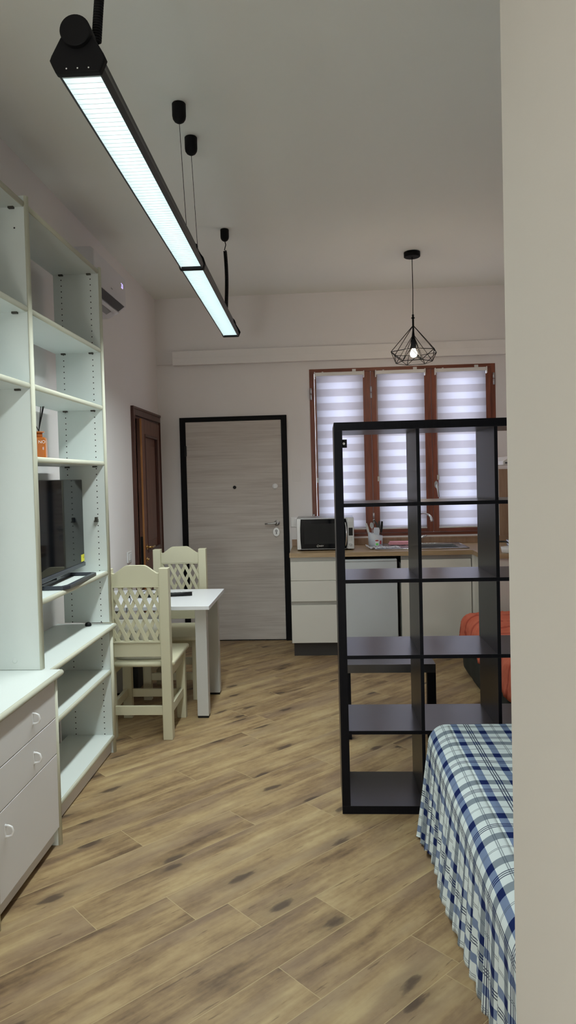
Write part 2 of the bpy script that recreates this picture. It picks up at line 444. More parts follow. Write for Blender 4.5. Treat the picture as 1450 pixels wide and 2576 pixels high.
# floor: one mesh, each plank tile its own face
def build_floor():
    bm = bmesh.new(); l1 = bm.loops.layers.uv.new('plank'); l2 = bm.loops.layers.uv.new('pid')
    rt = math.sqrt(.5); W, LN = .1945, 1.2
    offs = {0: 1.556, 1: 1.412, 2: 1.126, 3: 2.011, -1: .62}
    rnd = random.Random(5)
    for k in range(-24, 34):
        v0 = 1.912+k*W
        off = offs.get(k, rnd.random()*LN)
        for i in range(-6, 9):
            u0 = off+(i-2)*LN
            pts = [(u0, v0), (u0+LN, v0), (u0+LN, v0+W), (u0, v0+W)]
            xy = [((u-v)*rt, (u+v)*rt) for u, v in pts]
            q = cliprect(xy, XL, YN, XR, YB)
            if not q: continue
            try: f = bm.faces.new([bm.verts.new((x, y, 0)) for x, y in q])
            except ValueError: continue
            a, b2 = rnd.random(), rnd.random()
            for lp in f.loops:
                x, y = lp.vert.co.x, lp.vert.co.y
                lp[l1].uv = ((x+y)*rt-u0, (y-x)*rt-v0); lp[l2].uv = (a, b2)
            f.normal_update()
            if f.normal.z < 0: f.normal_flip()
    me = bpy.data.meshes.new('floor'); bm.to_mesh(me); bm.free(); me.materials.append(M['floor'])
    o = bpy.data.objects.new('floor', me); COL.objects.link(o)
    struct(o, 'wood-look plank tile floor laid diagonally', 'floor')
build_floor()
b = MB().box(XL-T, YN-T, -.12, XR+T, YB+T, -.002); struct(b.build('floor_slab', M['wall']), 'solid slab beneath the plank floor', 'floor')

# shallow step of the upper wall and the boxed trim along it
b = MB().box(XL, YB-.022, 2.686, -1.405, YB, ZC); b.box(-1.405, YB-.022, 2.70, XR, YB, ZC)
struct(b.build('trim_1', M['wall']), 'slightly proud upper strip of back wall', 'trim')
b = MB().box(-1.406, YB-.075, 2.668, XR, YB-.0225, 2.803); b.box(-1.406, YB-.082, 2.668, XR, YB-.075, 2.735); b.cyl((-1.36, YB-.076, 2.79), (-1.36, YB-.0745, 2.79), .005, 8)
struct(b.build('trim_2', M['trim'], bevel=.002), 'pale boxed trim running above entry door and window', 'trim')

# ------------------------------------------------------------------ entry door
def entry_door():
    r = thing('door_1', 'pale grey laminate entry door in black metal frame', 'door', (-.85, YB, 0)); r['kind'] = 'structure'
    b = MB(); y0, y1 = YB-.022, YB+.10
    b.box(D0, y0, 0, D0+.053, y1, DZ); b.box(D1-.052, y0, 0, D1, y1, DZ); b.box(D0+.053, y0, DZ-.041, D1-.052, y1, DZ)
    b.box(D0+.053, YB+.02, 0, D1-.052, YB+.08, .006)
    b.build('door_frame', M['blackm'], r, .002)
    b = MB().box(D0+.056, YB-.012, .012, D1-.055, YB+.035, DZ-.044); leaf = b.build('door_leaf', M['laminate'], r, .002)
    b = MB().box(D0+.045, YB-.03, 1.80, D0+.062, YB-.0125, 1.90); b.build('hinge', M['blackp'], r); MB().box(D0+.045, YB-.03, .30, D0+.062, YB-.0125, .40).build('hinge', M['blackp'], r)
    MB().lathe([(.009,0),(.015,.001),(.016,.004),(.010,.006)], (-.85, YB-.012, 1.490), 20, 'y').build('peephole', M['blackp'], leaf)
    MB().lathe([(.026,0),(.026,.006),(.023,.009),(.0,.009)], (-.458, YB-.012, 1.492), 28, 'y').box(-.466, YB-.034, 1.474, -.450, YB-.021, 1.510).build('thumb_turn', [M['whitep']], leaf)
    b = MB().lathe([(.027,0),(.027,.006),(.024,.009),(.012,.010),(.011,.045)], (-.448, YB-.012, 1.139), 28, 'y')
    b.tube([(-.448, YB-.055, 1.139), (-.462, YB-.060, 1.139), (-.485, YB-.060, 1.137), (-.53, YB-.058, 1.134), (-.563, YB-.054, 1.133)], [.010,.010,.008,.008,.007], 12)
    b.build('door_handle', M['alu'], leaf)
    b = MB(); pts = []
    for i in range(32):
        a = 2*PI*i/32; pts.append((.033*math.cos(a), .043*math.sin(a)*(1 if abs(math.sin(a)) < .9 else 1)))
    b.prism(pts, (-.457, YB-.012, 1.051), (1,0,0), (0,0,1), (0,-1,0), .010)
    b.mat(1); b.lathe([(.011,0),(.011,.003)], (-.457, YB-.0221, 1.062), 16, 'y'); b.box(-.462, YB-.0251, 1.032, -.452, YB-.0221, 1.060)
    b.mat(0); b.lathe([(.007,0),(.007,.004)], (-.457, YB-.0235, 1.062), 16, 'y'); b.box(-.4595, YB-.027, 1.036, -.4545, YB-.0235, 1.058)
    b.build('lock_plate', [M['alu'], M['blackp']], leaf, .0015)
entry_door()

# ------------------------------------------------------------------ wooden door on left wall (ajar)
def wooden_door():
    r = thing('door_2', 'brown panelled wooden door standing slightly ajar on left wall', 'door', (XL, 6.4, 0)); r['kind'] = 'structure'
    b = MB(); x0, x1 = XL-T+.001, XL+.018
    b.box(XL, WD0-.078, 0, x1, WD0, WDZ+.072); b.box(XL, WD0, WDZ, x1, YB-.001, WDZ+.072)
    b.box(XL, YB-.012, 0, x1, YB-.001, WDZ)
    b.box(x0, WD0, 0, XL, WD0+.02, WDZ); b.box(x0, WD1-.02, 0, XL, WD1, WDZ); b.box(x0, WD0+.02, WDZ-.02, XL, WD1-.02, WDZ)
    b.box(XL+.018, WD0-.078, 0, XL+.025, WD0-.058, WDZ+.072); b.box(XL+.018, WD0-.058, WDZ+.052, XL+.025, YB-.001, WDZ+.072)
    b.build('door_casing', M['walnutd'], r, .002)
    # leaf, hinged at the far jamb, rotated a little into the room
    hinge = Vector((XL+.012, WD1-.03, 0)); LW, TH, HT = .83, .045, 2.105
    ang = math.radians(2.9)
    d = Vector((math.sin(ang), -math.cos(ang), 0)); n = Vector((math.cos(ang), math.sin(ang), 0)); zz = Vector((0,0,1))
    o = hinge-n*TH
    def P(s, t, h): return o+d*s+n*t+zz*h
    def slab(mb, s0, s1, t0, t1, h0, h1):
        c = [P(s0,t0,h0),P(s1,t0,h0),P(s1,t1,h0),P(s0,t1,h0),P(s0,t0,h1),P(s1,t0,h1),P(s1,t1,h1),P(s0,t1,h1)]
        f = [(3,2,1,0),(4,5,6,7),(0,1,5,4),(1,2,6,5),(2,3,7,6),(3,0,4,7)]
        mb.add(c, [q[::-1] for q in f])
    b = MB(); st = .115
    slab(b, 0, st, 0, TH, .012, HT); slab(b, LW-st, LW, 0, TH, .012, HT)
    for h0, h1 in ((.012,.20), (.80,.95), (1.98,HT)): slab(b, st, LW-st, 0, TH, h0, h1)
    leaf = b.build('door_leaf', M['walnut'], r, .0015)
    b = MB()
    for h0, h1 in ((.20,.80), (.95,1.98)):
        slab(b, st, LW-st, .012, .026, h0, h1)
        slab(b, st+.09, LW-st-.09, .026, .036, h0+.09, h1-.09)
    b.build('door_panel', M['walnut'], leaf, .006)
    b = MB()
    for h0, h1 in ((.20,.80), (.95,1.98)):
        slab(b, st, st+.022, .026, TH+.006, h0, h1); slab(b, LW-st-.022, LW-st, .026, TH+.006, h0, h1)
        slab(b, st+.022, LW-st-.022, .026, TH+.006, h0, h0+.022); slab(b, st+.022, LW-st-.022, .026, TH+.006, h1-.022, h1)
    b.build('moulding', M['walnutd'], leaf, .004)
    b = MB(); slab(b, LW, LW+.012, TH-.014, TH, .012, HT); b.build('rebate_lip', M['lipwood'], leaf)
    b = MB(); slab(b, LW, LW+.0015, .006, .028, .83, 1.10); b.build('lock_plate', M['blackp'], leaf)
    b = MB(); q = P(LW-.055, TH, 1.005); b.cyl(q, q+n*.008, .022, 20); b.cyl(q+n*.008, q+n*.045, .009, 12)
    b.tube([q+n*.045, q+n*.050-d*.02, q+n*.048-d*.06, q+n*.05-d*.11], [.009,.008,.007,.008], 10)
    b.build('door_handle', M['brass'], leaf)
    q = P(LW-.055, TH, .90); MB().cyl(q, q+n*.006, .020, 20).cyl(q+n*.006, q+n*.02, .009, 12).build('key_rosette', M['brass'], leaf)
wooden_door()

# ------------------------------------------------------------------ window and blinds
YW = YB-.004
def window():
    r = thing('window_1', 'three-part reddish wood framed window above the kitchen worktop', 'window', (.77, YB, WZ0)); r['kind'] = 'structure'
    b = MB(); f = .045
    b.box(W0, YW, WZ0, W0+f, YB+.07, WZ1); b.box(W1-f, YW, WZ0, W1, YB+.07, WZ1)
    b.build('window_frame', M['mahog'], r, .002)
    MB().box(W0+f, YW, WZ1-.035, W1-f, YB+.07, WZ1).box(W0+f, YW, WZ0, W1-f, YB+.07, WZ0+.028).build('frame_rail', M['mahogx'], r, .002)
    sash = [(W0+f+.002, .474, -.034, .392), (.477, 1.040, .545, .968), (1.043, W1-f-.002, 1.098, 1.538)]
    for a, c, g0, g1 in sash:
        y0, y1 = YW-.014, YB+.055; z0, z1 = WZ0+.031, WZ1-.038; rl = .045
        b = MB(); b.box(a, y0, z0, g0, y1, z1); b.box(g1, y0, z0, c, y1, z1)
        s = b.build('sash', M['mahog'], r, .004)
        MB().box(g0, y0, z0, g1, y1, z0+rl).box(g0, y0, z1-rl*.6, g1, y1, z1).build('sash_rail', M['mahogx'], s, .003)
        MB().box(g0, YB+.02, z0+rl, g1, YB+.026, z1-rl*.6).build('pane', M['glass'], s)
    for x, z in ((W0+.012, 2.36), (W0+.012, 1.16), (.476, 2.36), (.476, 1.16), (W1-.02, 2.45), (W1-.02, 1.2)):
        b = MB(); b.cyl((x, YW-.022, z-.055), (x, YW-.022, z-.003), .009, 12); b.cyl((x, YW-.022, z+.003), (x, YW-.022, z+.055), .009, 12)
        b.build('hinge', M['alu'], r)
    b = MB(); x, z, y = 1.071, 1.47, YW-.014
    pts = [(.017*math.cos(t), .034*math.sin(t)) for t in [2*PI*i/24 for i in range(24)]]
    b.prism(pts, (x, y, z), (1,0,0), (0,0,1), (0,-1,0), .012)
    b.tube([(x, y-.012, z), (x, y-.045, z), (x+.003, y-.052, z-.015), (x+.010, y-.052, z-.06), (x+.016, y-.050, z-.115)], [.009,.009,.010,.009,.007], 12)
    b.build('window_handle', M['alu'], r, .001)
window()
def blind_fabric(x0, x1, z0, z1, y, name, parent, phase):
    bm = bmesh.new(); uv = bm.loops.layers.uv.new('UVMap'); n = 60; rows = []
    for i in range(n+1):
        z = z0+(z1-z0)*i/n
        w = .0015*math.sin((z1-z)/.131*2*PI+phase)*(.25+.75*(z1-z)/(z1-z0))
        rows.append([bm.verts.new((x, y+w, z)) for x in (x0, x1)])
    for i in range(n):
        f = bm.faces.new([rows[i][0], rows[i][1], rows[i+1][1], rows[i+1][0]]); f.smooth = True
        for lp in f.loops: lp[uv].uv = (lp.vert.co.x, z1-lp.vert.co.z+phase*.02)
    o0 = Vector(parent['_o']); 
    for v in bm.verts: v.co -= o0
    me = bpy.data.meshes.new(name); bm.to_mesh(me); bm.free(); me.materials.append(M['blind'])
    o = bpy.data.objects.new(name, me); COL.objects.link(o); o.parent = parent; o['_o'] = list(o0)
    sd = o.modifiers.new('thickness', 'SOLIDIFY'); sd.thickness = .0008
    return o
BL = [(-.046, .402, 'white zebra roller blind on leftmost window sash', .0), (.528, .975, 'white zebra roller blind on middle window sash', .25), (1.084, 1.545, 'white zebra roller blind on rightmost window sash', .15)]
for x0, x1, lab, ph in BL:
    r = thing('roller_blind', lab, 'blind', ((x0+x1)/2, YW-.05, 1.06), 'zebra blinds on the window sashes')
    zt = 2.545
    b = MB(); b.box(x0-.002, YW-.060, zt-.022, x1+.002, YW-.024, zt+.012); b.box(x0-.012, YW-.064, zt-.045, x0-.002, YW-.020, zt+.018); b.box(x1+.002, YW-.064, zt-.045, x1+.012, YW-.020, zt+.018)
    b.build('head_rail', M['blindrail'], r, .004)
    MB().box(x1-.10, YW-.030, zt+.012, x1-.065, YW-.015, zt+.038).build('clip', M['blindrail'], r, .001)
    MB().box(x0+.06, YW-.030, zt+.012, x0+.075, YW-.015, zt+.022).build('clip', M['blindrail'], r, .001)
    blind_fabric(x0+.006, x1-.002, 1.068, zt-.015, YW-.046, 'fabric', r, ph)
    MB().cyl((x0+.004, YW-.046, 1.066), (x1, YW-.046, 1.066), .007, 12).build('bottom_bar', M['blindrail'], r)
    b = MB(); cx = x0-.002
    for dx in (0, .006):
        b.tube([(cx+dx, YW-.068, zt-.03), (cx+dx*.6-.003, YW-.068, 2.1), (cx+dx*.5, YW-.068, 1.55)], .0011, 6)
    b.box(cx-.008, YW-.072, 1.515, cx+.012, YW-.064, 1.56)
    b.build('chain', M['tableleg'], r)

# ------------------------------------------------------------------ white wall unit on the left
UX = -1.2485            # front plane of the uprights
UB = -1.517            # back of the unit
A0, A1 = 3.030, 3.062  # near/far face of the middle upright
B0, B1 = 4.044, 4.072
N0, N1 = 2.02, 2.05
def upright(mb_name, y0, y1, z0, z1, xf, xb, parent, holes=None, seams=()):
    p = MB().box(xb, y0, z0, xf-.004, y1, z1).build(mb_name, M['pegged' if holes else 'panel'], parent, .001)
    pts = [(0,0)]+[(.012*math.sin(PI*i/8), (y1-y0+.004)*(1-math.cos(PI*i/8))/2) for i in range(1,8)]+[(0,y1-y0+.004)]
    MB().prism(pts, (xf-.004, y0-.002, z0), (1,0,0), (0,1,0), (0,0,1), z1-z0, True).build('edging', M['edge'], p)
    return p
def shelf(y0, y1, ztop, parent, name='shelf', th=.026, xf=None, xb=UB, supports=True):
    xf = UX-.008 if xf is None else xf
    s = MB().box(xb, y0, ztop-th, xf-.003, y1, ztop).build(name, M['panel'], parent, .001)
    pts = [(0,0)]+[(.009*math.sin(PI*i/6), th*(1-math.cos(PI*i/6))/2) for i in range(1,6)]+[(0,th)]
    MB().prism(pts, (xf-.003, y0, ztop-th), (1,0,0), (0,0,1), (0,1,0), y1-y0, True).build('shelf_edging', M['edge'], s)
    if supports:
        for x in (-1.468, -1.306):
            MB().box(x-.012, y1-.016, ztop-th-.008, x+.012, y1-.0005, ztop-th+.001).build('shelf_support', M['clip'], s)
    return s
u = thing('wall_shelving', 'tall open white shelving standing on the low white cabinets along left wall', 'shelving', (-1.4, 3.05, .76))
upright('upright', N0, N1, .762, 2.812, UX, UB, u)
pA = upright('upright', A0, A1, .762, 2.812, UX, UB, u)
MB().lathe([(.004,0),(.004,.0006)], (-1.298, A0-.0001, 2.676), 8, 'y').build('peg_hole', M['dark'], pA)
MB().lathe([(.011,0),(.011,.001),(.009,.0015)], (-1.365, A0, .802), 18, 'y').build('screw_cap', M['panel'], pA)
HZ = [(-1.301, 1.075, 2.76), (-1.472, 1.085, 2.76), (-1.301, .80, 1.03), (-1.472, .80, 1.03)]
upright('upright', B0, B1, .762, 2.800, UX, UB, u, HZ)
for zt in (2.790, 2.342, 2.012): shelf(N1, A0-.0005, zt, u, 'top_board' if zt > 2.7 else 'shelf')
for zt in (2.790, 2.342, 2.014, 1.694): shelf(A1+.0005, B0-.0005, zt, u, 'top_board' if zt > 2.7 else 'shelf')
shelf(A1+.0005, B0-.0005, 1.061, u)
MB().box(-1.306-.007, B0-.020, 1.352, -1.306+.007, B0-.0005, 1.374).box(-1.306-.010, B0-.026, 1.346, -1.306+.010, B0-.0005, 1.352).build('shelf_support', M['clip'], u)

# low bookcase under the far bay
lb = thing('low_bookcase', 'low open white bookcase with overhanging top under the television bay', 'bookcase', (-1.38, 3.55, 0))
upright('side_panel', B0-.004, B1+.004, 0, .7235, UX, UB-.04, lb, [(-1.29, .12, .70), (-1.455, .12, .70)])
upright('side_panel', 3.045, 3.075, 0, .7235, UX, UB-.04, lb)
shelf(3.0755, B0-.0045, .487, lb, xf=UX-.006, supports=False)
shelf(3.0755, B0-.0045, .106, lb, 'bottom_board', xf=UX, supports=False)
MB().box(-1.280, 3.0755, .008, -1.264, B0-.0045, .079).build('plinth', M['frontpanel'], lb)
s = MB().box(XL+.002, 3.043, .7245, -1.232, B1+.012, .7495).build('top_board', M['panel'], lb, .001)
MB().prism([(0,0),(.006,.003),(.010,.010),(.009,.018),(.004,.025),(0,.025)], (-1.232, 3.043, .7245), (1,0,0), (0,0,1), (0,1,0), B1+.012-3.043, True).build('top_edging', M['edge'], s)

# drawer cabinets with a worktop
CX = -1.153
def drawer_cabinet(y0, y1, label):
    r = thing('drawer_cabinet', label, 'cabinet', (-1.36, (y0+y1)/2, 0), 'white drawer cabinets along left wall')
    xf = CX-.020
    for ya in (y0, y1-.026):
        p = MB().box(XL+.003, ya, 0, xf-.012, ya+.026, .733).build('side_panel', M['panel'], r, .001)
        MB().prism([(0,0)]+[(.013*math.sin(PI*i/6), .026*(1-math.cos(PI*i/6))/2) for i in range(1,6)]+[(0,.026)], (xf-.012, ya, 0), (1,0,0), (0,1,0), (0,0,1), .733, True).build('edging', M['edge'], p)
    MB().box(XL+.003, y0+.026, .08, xf-.04, y1-.026, .733).build('carcass', M['panel'], r)
    MB().box(xf-.045, y0+.026, .018, xf-.030, y1-.026, .08).build('plinth', M['frontpanel'], r)
    yc = (y0+y1)/2
    def handle(y, z, par):
        x = xf-.004
        pts = [(x, y-.012, z+.020), (x+.012, y-.012, z+.020), (x+.024, y-.012, z+.015), (x+.030, y-.012, z), (x+.024, y-.012, z-.015), (x+.012, y-.012, z-.020), (x, y-.012, z-.020)]
        pts = [(px, y+.006, pz) for px, _, pz in pts]
        MB().tube(pts, .0042, 8).box(x-.001, y+.001, z-.024, x+.002, y+.011, z+.024).build('handle', M['whitep'], par)
    f1, f0 = xf-.004, xf-.022
    d = MB().box(f0, y0+.029, .564, f1, y1-.029, .722).build('drawer', M['frontpanel'], r, .0015); handle(yc+.040, .640, d)
    d = MB().box(f0, y0+.029, .408, f1, y1-.029, .560).build('drawer', M['frontpanel'], r, .0015); handle(yc+.040, .482, d)
    d = MB().box(f0, y0+.029, .084, f1, y1-.029, .404).build('door', M['frontpanel'], r, .0015); handle(y0+.082, .322, d)
    return r
drawer_cabinet(2.395, 3.022, 'white cabinet with two drawers over a door, nearer end of low bookcase')
drawer_cabinet(1.765, 2.390, 'white drawer cabinet cut off by the left edge, only a sliver seen')
w = MB().box(XL+.003, 1.5, .7345, CX-.012, 3.041, .7605)
w = w.build('cabinet_top', M['panel'], None, .001, loc=(-1.36, 2.3, .7345)); tag(w, 'continuous white top board resting on the white drawer cabinets', 'worktop')
MB().prism([(0,0),(.008,.003),(.013,.011),(.012,.018),(.006,.025),(0,.026)], (CX-.012, 1.5, .7345), (1,0,0), (0,0,1), (0,1,0), 1.541, True).build('top_edging', M['edge'], w)

# ------------------------------------------------------------------ television
def television():
    r = thing('television', 'black flat television on an open frame stand on the shelf', 'television', (-1.34, 3.6, 1.061))
    p1 = Vector((-1.372, 4.0, 0)); d = Vector((.045, -.999, 0)).normalized(); n = Vector((.999, .045, 0)).normalized()
    W, z0, z1 = .80, 1.100, 1.592
    def P(s, t, z): return p1+d*s+n*t+Vector((0,0,z))
    def slab(mb, s0, s1, t0, t1, h0, h1):
        c = [P(s0,t0,h0),P(s1,t0,h0),P(s1,t1,h0),P(s0,t1,h0),P(s0,t0,h1),P(s1,t0,h1),P(s1,t1,h1),P(s0,t1,h1)]
        mb.add(c, [q[::-1] for q in [(3,2,1,0),(4,5,6,7),(0,1,5,4),(1,2,6,5),(2,3,7,6),(3,0,4,7)]]); return mb
    MB_ = MB(); slab(MB_, 0, W, -.022, -.001, z0, z1); slab(MB_, .12, W-.12, -.055, -.022, z0+.03, z1-.15)
    MB_.build('casing', M['tvb'], r, .003)
    b = MB(); slab(b, .004, W-.004, -.001, .0005, z0+.026, z1-.004); sc = b.build('screen', M['tv'], r)
    b = MB(); slab(b, 0, W, -.001, .006, z0, z0+.022); b.build('lower_bezel', M['tvstand'], r, .003)
    b = MB(); slab(b, .004, .066, .0006, .0012, z0+.028, z0+.068); b.build('energy_sticker', M['yellow'], sc)
    b = MB()
    for s_, z_, l_ in ((.010,.050,.006),(.012,.058,.004),(.020,.045,.007)): slab(b, s_, s_+l_*.6, .0013, .0016, z0+z_, z0+z_+l_)
    b.build('sticker_print', M['black_ink'], sc)
    # open frame stand
    b = MB(); zb, zt = 1.0615, 1.079
    out = [(.13,-.035), (.13,.088), (.155,.108), (.62,.108), (.665,.088), (.665,-.035)]
    inn = [(.155,-.035), (.155,.075), (.17,.086), (.60,.086), (.64,.072), (.64,-.035)]
    for i in range(5):
        q = [out[i], out[i+1], inn[i+1], inn[i]]
        v = [P(s, t, zb) for s, t in q]+[P(s, t, zt) for s, t in q]
        b.add(v, [(0,1,2,3),(7,6,5,4),(0,4,5,1),(1,5,6,2),(2,6,7,3),(3,7,4,0)])
    slab(b, .13, .665, -.060, -.035, zb, zt)
    b.build('stand_frame', M['tvstand'], r, .002)
    b = MB(); slab(b, .36, .43, -.05, -.02, zt-.001, z0+.06); b.build('stand_neck', M['tvb'], r, .002)
    b = MB(); b.tube([P(.45,-.055,1.25), P(.48,-.075,1.15), P(.5,-.07,1.09), P(.52,-.06,1.075)], .003, 8); b.build('power_cable', M['blackp'], r)
television()
# cable hanging from behind the shelf
b = MB().tube([(-1.548, 3.62, 1.06), (-1.545, 3.66, .98), (-1.545, 3.74, .90), (-1.55, 3.80, .80), (-1.55, 3.81, .752)], .0028, 8)
tag(b.build('cable', M['ac'], None, loc=(-1.55, 3.8, .75)), 'thin pale cable hanging against wall below the television shelf', 'cable')

# reed diffuser
def diffuser():
    z = 1.6942; c = Vector((-1.395, 3.46, z))
    r = thing('reed_diffuser', 'square amber glass reed diffuser bottle with black reeds on shelf', 'reed diffuser', tuple(c))
    ang = math.radians(14); a = Vector((math.cos(ang), math.sin(ang), 0)); q = Vector((-math.sin(ang), math.cos(ang), 0)); h = .034
    sq = [(-h,-h),(h,-h),(h,h),(-h,h)]
    bt = MB().prism(sq, c, a, q, (0,0,1), .108).build('bottle', M['amber'], r, .006, 3)
    MB().lathe([(.017,0),(.016,.008),(.018,.010),(.016,.014),(.017,.024)], c+Vector((0,0,.108)), 20).build('neck', M['amber'], r)
    MB().lathe([(.017,0),(.027,.001),(.027,.006),(.012,.007)], c+Vector((0,0,.131)), 24).build('collar', M['amber'], r)
    for dx, dy in ((.014,.010), (.020,.004), (.006,.014), (-.030,-.006)):
        top = c+Vector((dx*1.4, dy, .262 if dx > 0 else .225)); bot = c+Vector((-dx*.9, -dy, .132))
        b = MB(); b.tube([c+Vector((-dx*.25, 0, .125)), top], .0022, 6)
        b.build('reed', M['reed'], r)
    b = MB()
    add_text(b, 'NO', .021, c-q*(h+.0006)+a*.000+Vector((0,0,.078)), a, Vector((0,0,1)))
    add_text(b, 'E', .018, c-q*(h+.0006)+a*.019+Vector((0,0,.047)), a, Vector((0,0,1)))
    b.build('lettering', M['white_ink'], bt)
diffuser()
b = MB().lathe([(.016,0),(.019,.004),(.017,.014),(.012,.020),(.006,.022)], (-1.366, 4.008, .7502), 20)
tag(b.build('rubber_knob', M['blackp'], None, loc=(-1.366, 4.008, .7502)), 'small black rubber knob lying on the low bookcase top', 'knob')

# ------------------------------------------------------------------ air conditioner
def aircon():
    Y0, Y1, f = 4.36, 5.06, XL+.205
    r = thing('air_conditioner', 'white wall-mounted air conditioner with dark slot, high on left wall', 'air conditioner', (XL+.1, 4.7, 2.72))
    prof = [(XL, 2.735), (XL, 3.03), (XL+.18, 3.03), (f, 3.01), (f, 2.815), (XL+.150, 2.775), (XL+.08, 2.735)]
    MB().prism([(x, z) for x, z in prof], (0, Y0, 0), (1,0,0), (0,0,1), (0,1,0), Y1-Y0).build('body', M['ac'], r, .006, 3)
    def q(mat, a, c, y0, y1, name, th=.004):
        a, c = Vector((a[0],0,a[1])), Vector((c[0],0,c[1])); d = c-a; n = Vector((-d.z,0,d.x)).normalized()
        if n.z > 0: n = -n
        pts = [(0,0),(d.length,0),(d.length,th),(0,th)]
        MB().prism(pts, (a.x, y0, a.z), d.normalized(), n, (0,1,0), y1-y0).build(name, mat, r)
    q(M['acdark'], (f-.003, 2.812), (XL+.158, 2.780), Y0+.05, Y1-.04, 'air_slot', .003)
    q(M['ac'], (XL+.156, 2.778), (XL+.135, 2.765), Y0+.03, Y1-.03, 'flap', .012)
    q(M['acgrey'], (XL+.130, 2.763), (XL+.095, 2.744), Y0+.05, Y1-.12, 'louvre', .003)
    b = MB(); add_text(b, '20', .05, (f+.0008, 4.945, 2.925), (0,1,0), (0,0,1)); b.build('display', M['acled'], r)
    MB().box(f, 4.70, 2.855, f+.0012, 4.735, 2.862).build('badge', M['acgrey'], r)
aircon()

# ------------------------------------------------------------------ linear pendant lamp
LC = lambda y: -.586+(y-1.8)*(-.0155)
LZ = 2.60
def linear_lamp():
    r = thing('linear_pendant_lamp', 'long black linear pendant lamp with bright louvres on thin wires', 'pendant lamp', (-.61, 3.48, LZ))
    d = Vector((-.0155, 1, 0)).normalized(); a = Vector((1, .0155, 0)).normalized()
    def sec(y0, y1, name):
        # delta profile: outer shell, open underneath
        L_, th = (y1-y0), .003
        o = (LC(y0), y0, LZ)
        out = [(-.054,0),(-.060,.018),(-.052,.046),(-.026,.085),(-.026,.114),(0,.124),(.026,.114),(.026,.085),(.052,.046),(.060,.018),(.054,0)]
        inn = [(.050,0),(.056,.020),(.049,.044),(-.049,.044),(-.056,.020),(-.050,0)]
        MB().prism(out+inn, o, a, (0,0,1), d, L_).build(name, M['lampgrey'], r)
    sec(1.80, 3.470, 'housing'); sec(3.500, 5.15, 'housing')
    MB().prism([(-.058,-.003),(-.067,.026),(-.058,.055),(-.030,.092),(-.030,.118),(0,.130),(.030,.118),(.030,.092),(.058,.055),(.067,.026),(.058,-.003)], (LC(3.472), 3.472, LZ), a, (0,0,1), d, .026).build('joint_plate', M['blackm'], r, .001)
    for y0, y1 in ((1.80,3.470),(3.500,5.15)):
        o = Vector((LC(y0), y0, LZ+.040))
        MB().prism([(-.046,0),(.046,0),(.046,.003),(-.046,.003)], o, a, (0,0,1), d, y1-y0).build('light_panel', M['diffuser'], r)
        b = MB(); y = y0+.012
        while y < y1-.006:
            c = Vector((LC(y), y, LZ+.003)); b.prism([(-.0495,0),(.0495,0),(.052,.024),(-.052,.024)], c, a, (0,0,1), d, .0016); y += .0255
        for s in (-1, 1):
            c = Vector((LC(y0), y0, LZ+.002)); b.prism([(s*.0490,0),(s*.0495,0),(s*.0530,.026),(s*.0520,.026)], c, a, (0,0,1), d, y1-y0)
        b.build('louvre', M['louvre'], r)
    # end caps
    for y, s in ((1.80, -1), (5.15, 1)):
        c = Vector((LC(y), y, LZ))
        pts = [(-.056,-.003),(-.066,.018),(-.071,.030),(-.066,.042),(-.040,.088),(.040,.088),(.066,.042),(.071,.030),(.066,.018),(.056,-.003)]
        cp = MB().prism(pts, c, a, (0,0,1), d*s, .022).build('end_cap', M['blackm'], r, .004, 3)
        q = c+Vector((0,0,.093)); MB().cyl(q-d*s*.02, q+d*s*.036, .0385, 32).build('end_disc', M['blackm'], cp, .002)
        if s < 0:
            for k in (-.028, 0, .028): MB().cyl(c+a*k+d*s*.022+Vector((0,0,.007)), c+a*k+d*s*.0235+Vector((0,0,.007)), .002, 8).build('screw', M['chrome'], cp)
    # canopies with wires
    def bullet(x, y, rad=.032, h=.092):
        MB().lathe([(.004,-h),(rad*.38,-h+.0025),(rad*.70,-h+.009),(rad*.92,-h+.020),(rad,-h+.034),(rad,-.004),(rad*.9,-.0005)], (x, y, ZC), 24).build('ceiling_canopy', M['blackm'], r)
    bullet(-.624, 3.325); bullet(-.629, 3.654); bullet(-.644, 5.013, .030, .085); bullet(-.552, 1.92, .030, .085)
    for x, y in ((-.624, 3.325), (-.629, 3.654)):
        MB().cyl((x, y, ZC-.085), (LC(y)+.006, y, LZ+.122), .0014, 8).build('suspension_wire', M['lampgrey'], r)
    def coil(x, y, ztop, zbot, name, straight, rad=.0105, x2=None, y2=None):
        x2 = x if x2 is None else x2; y2 = y if y2 is None else y2
        pts = []; n = int((ztop-straight-zbot)/.0075); m = n*8
        pts += [(x, y, ztop), (x+.006, y, ztop-straight*.4), (x-.004, y, ztop-straight*.9)]
        for i in range(m+1):
            t = i/m; z = ztop-straight-(ztop-straight-zbot)*t; cx = x+(x2-x)*t+.006*math.sin(t*PI*1.3); cy = y+(y2-y)*t
            an = i*2*PI/8; pts.append((cx+rad*math.cos(an), cy+rad*math.sin(an), z))
        MB().tube(pts, .0034, 5).build(name, M['blackm'], r)
    coil(-.644, 5.013, ZC-.08, LZ+.125, 'coiled_cord', .07)
    coil(-.552, 1.92, ZC-.08, LZ+.10, 'coiled_cord', .03, x2=-.548, y2=1.835)
    b = MB(); b.tube([(LC(5.02)+.01, 5.013, LZ+.125), (LC(5.1)+.02, 5.06, LZ+.118), (LC(5.13), 5.10, LZ+.13)], .005, 8); b.build('cord_end', M['blackm'], r)
linear_lamp()

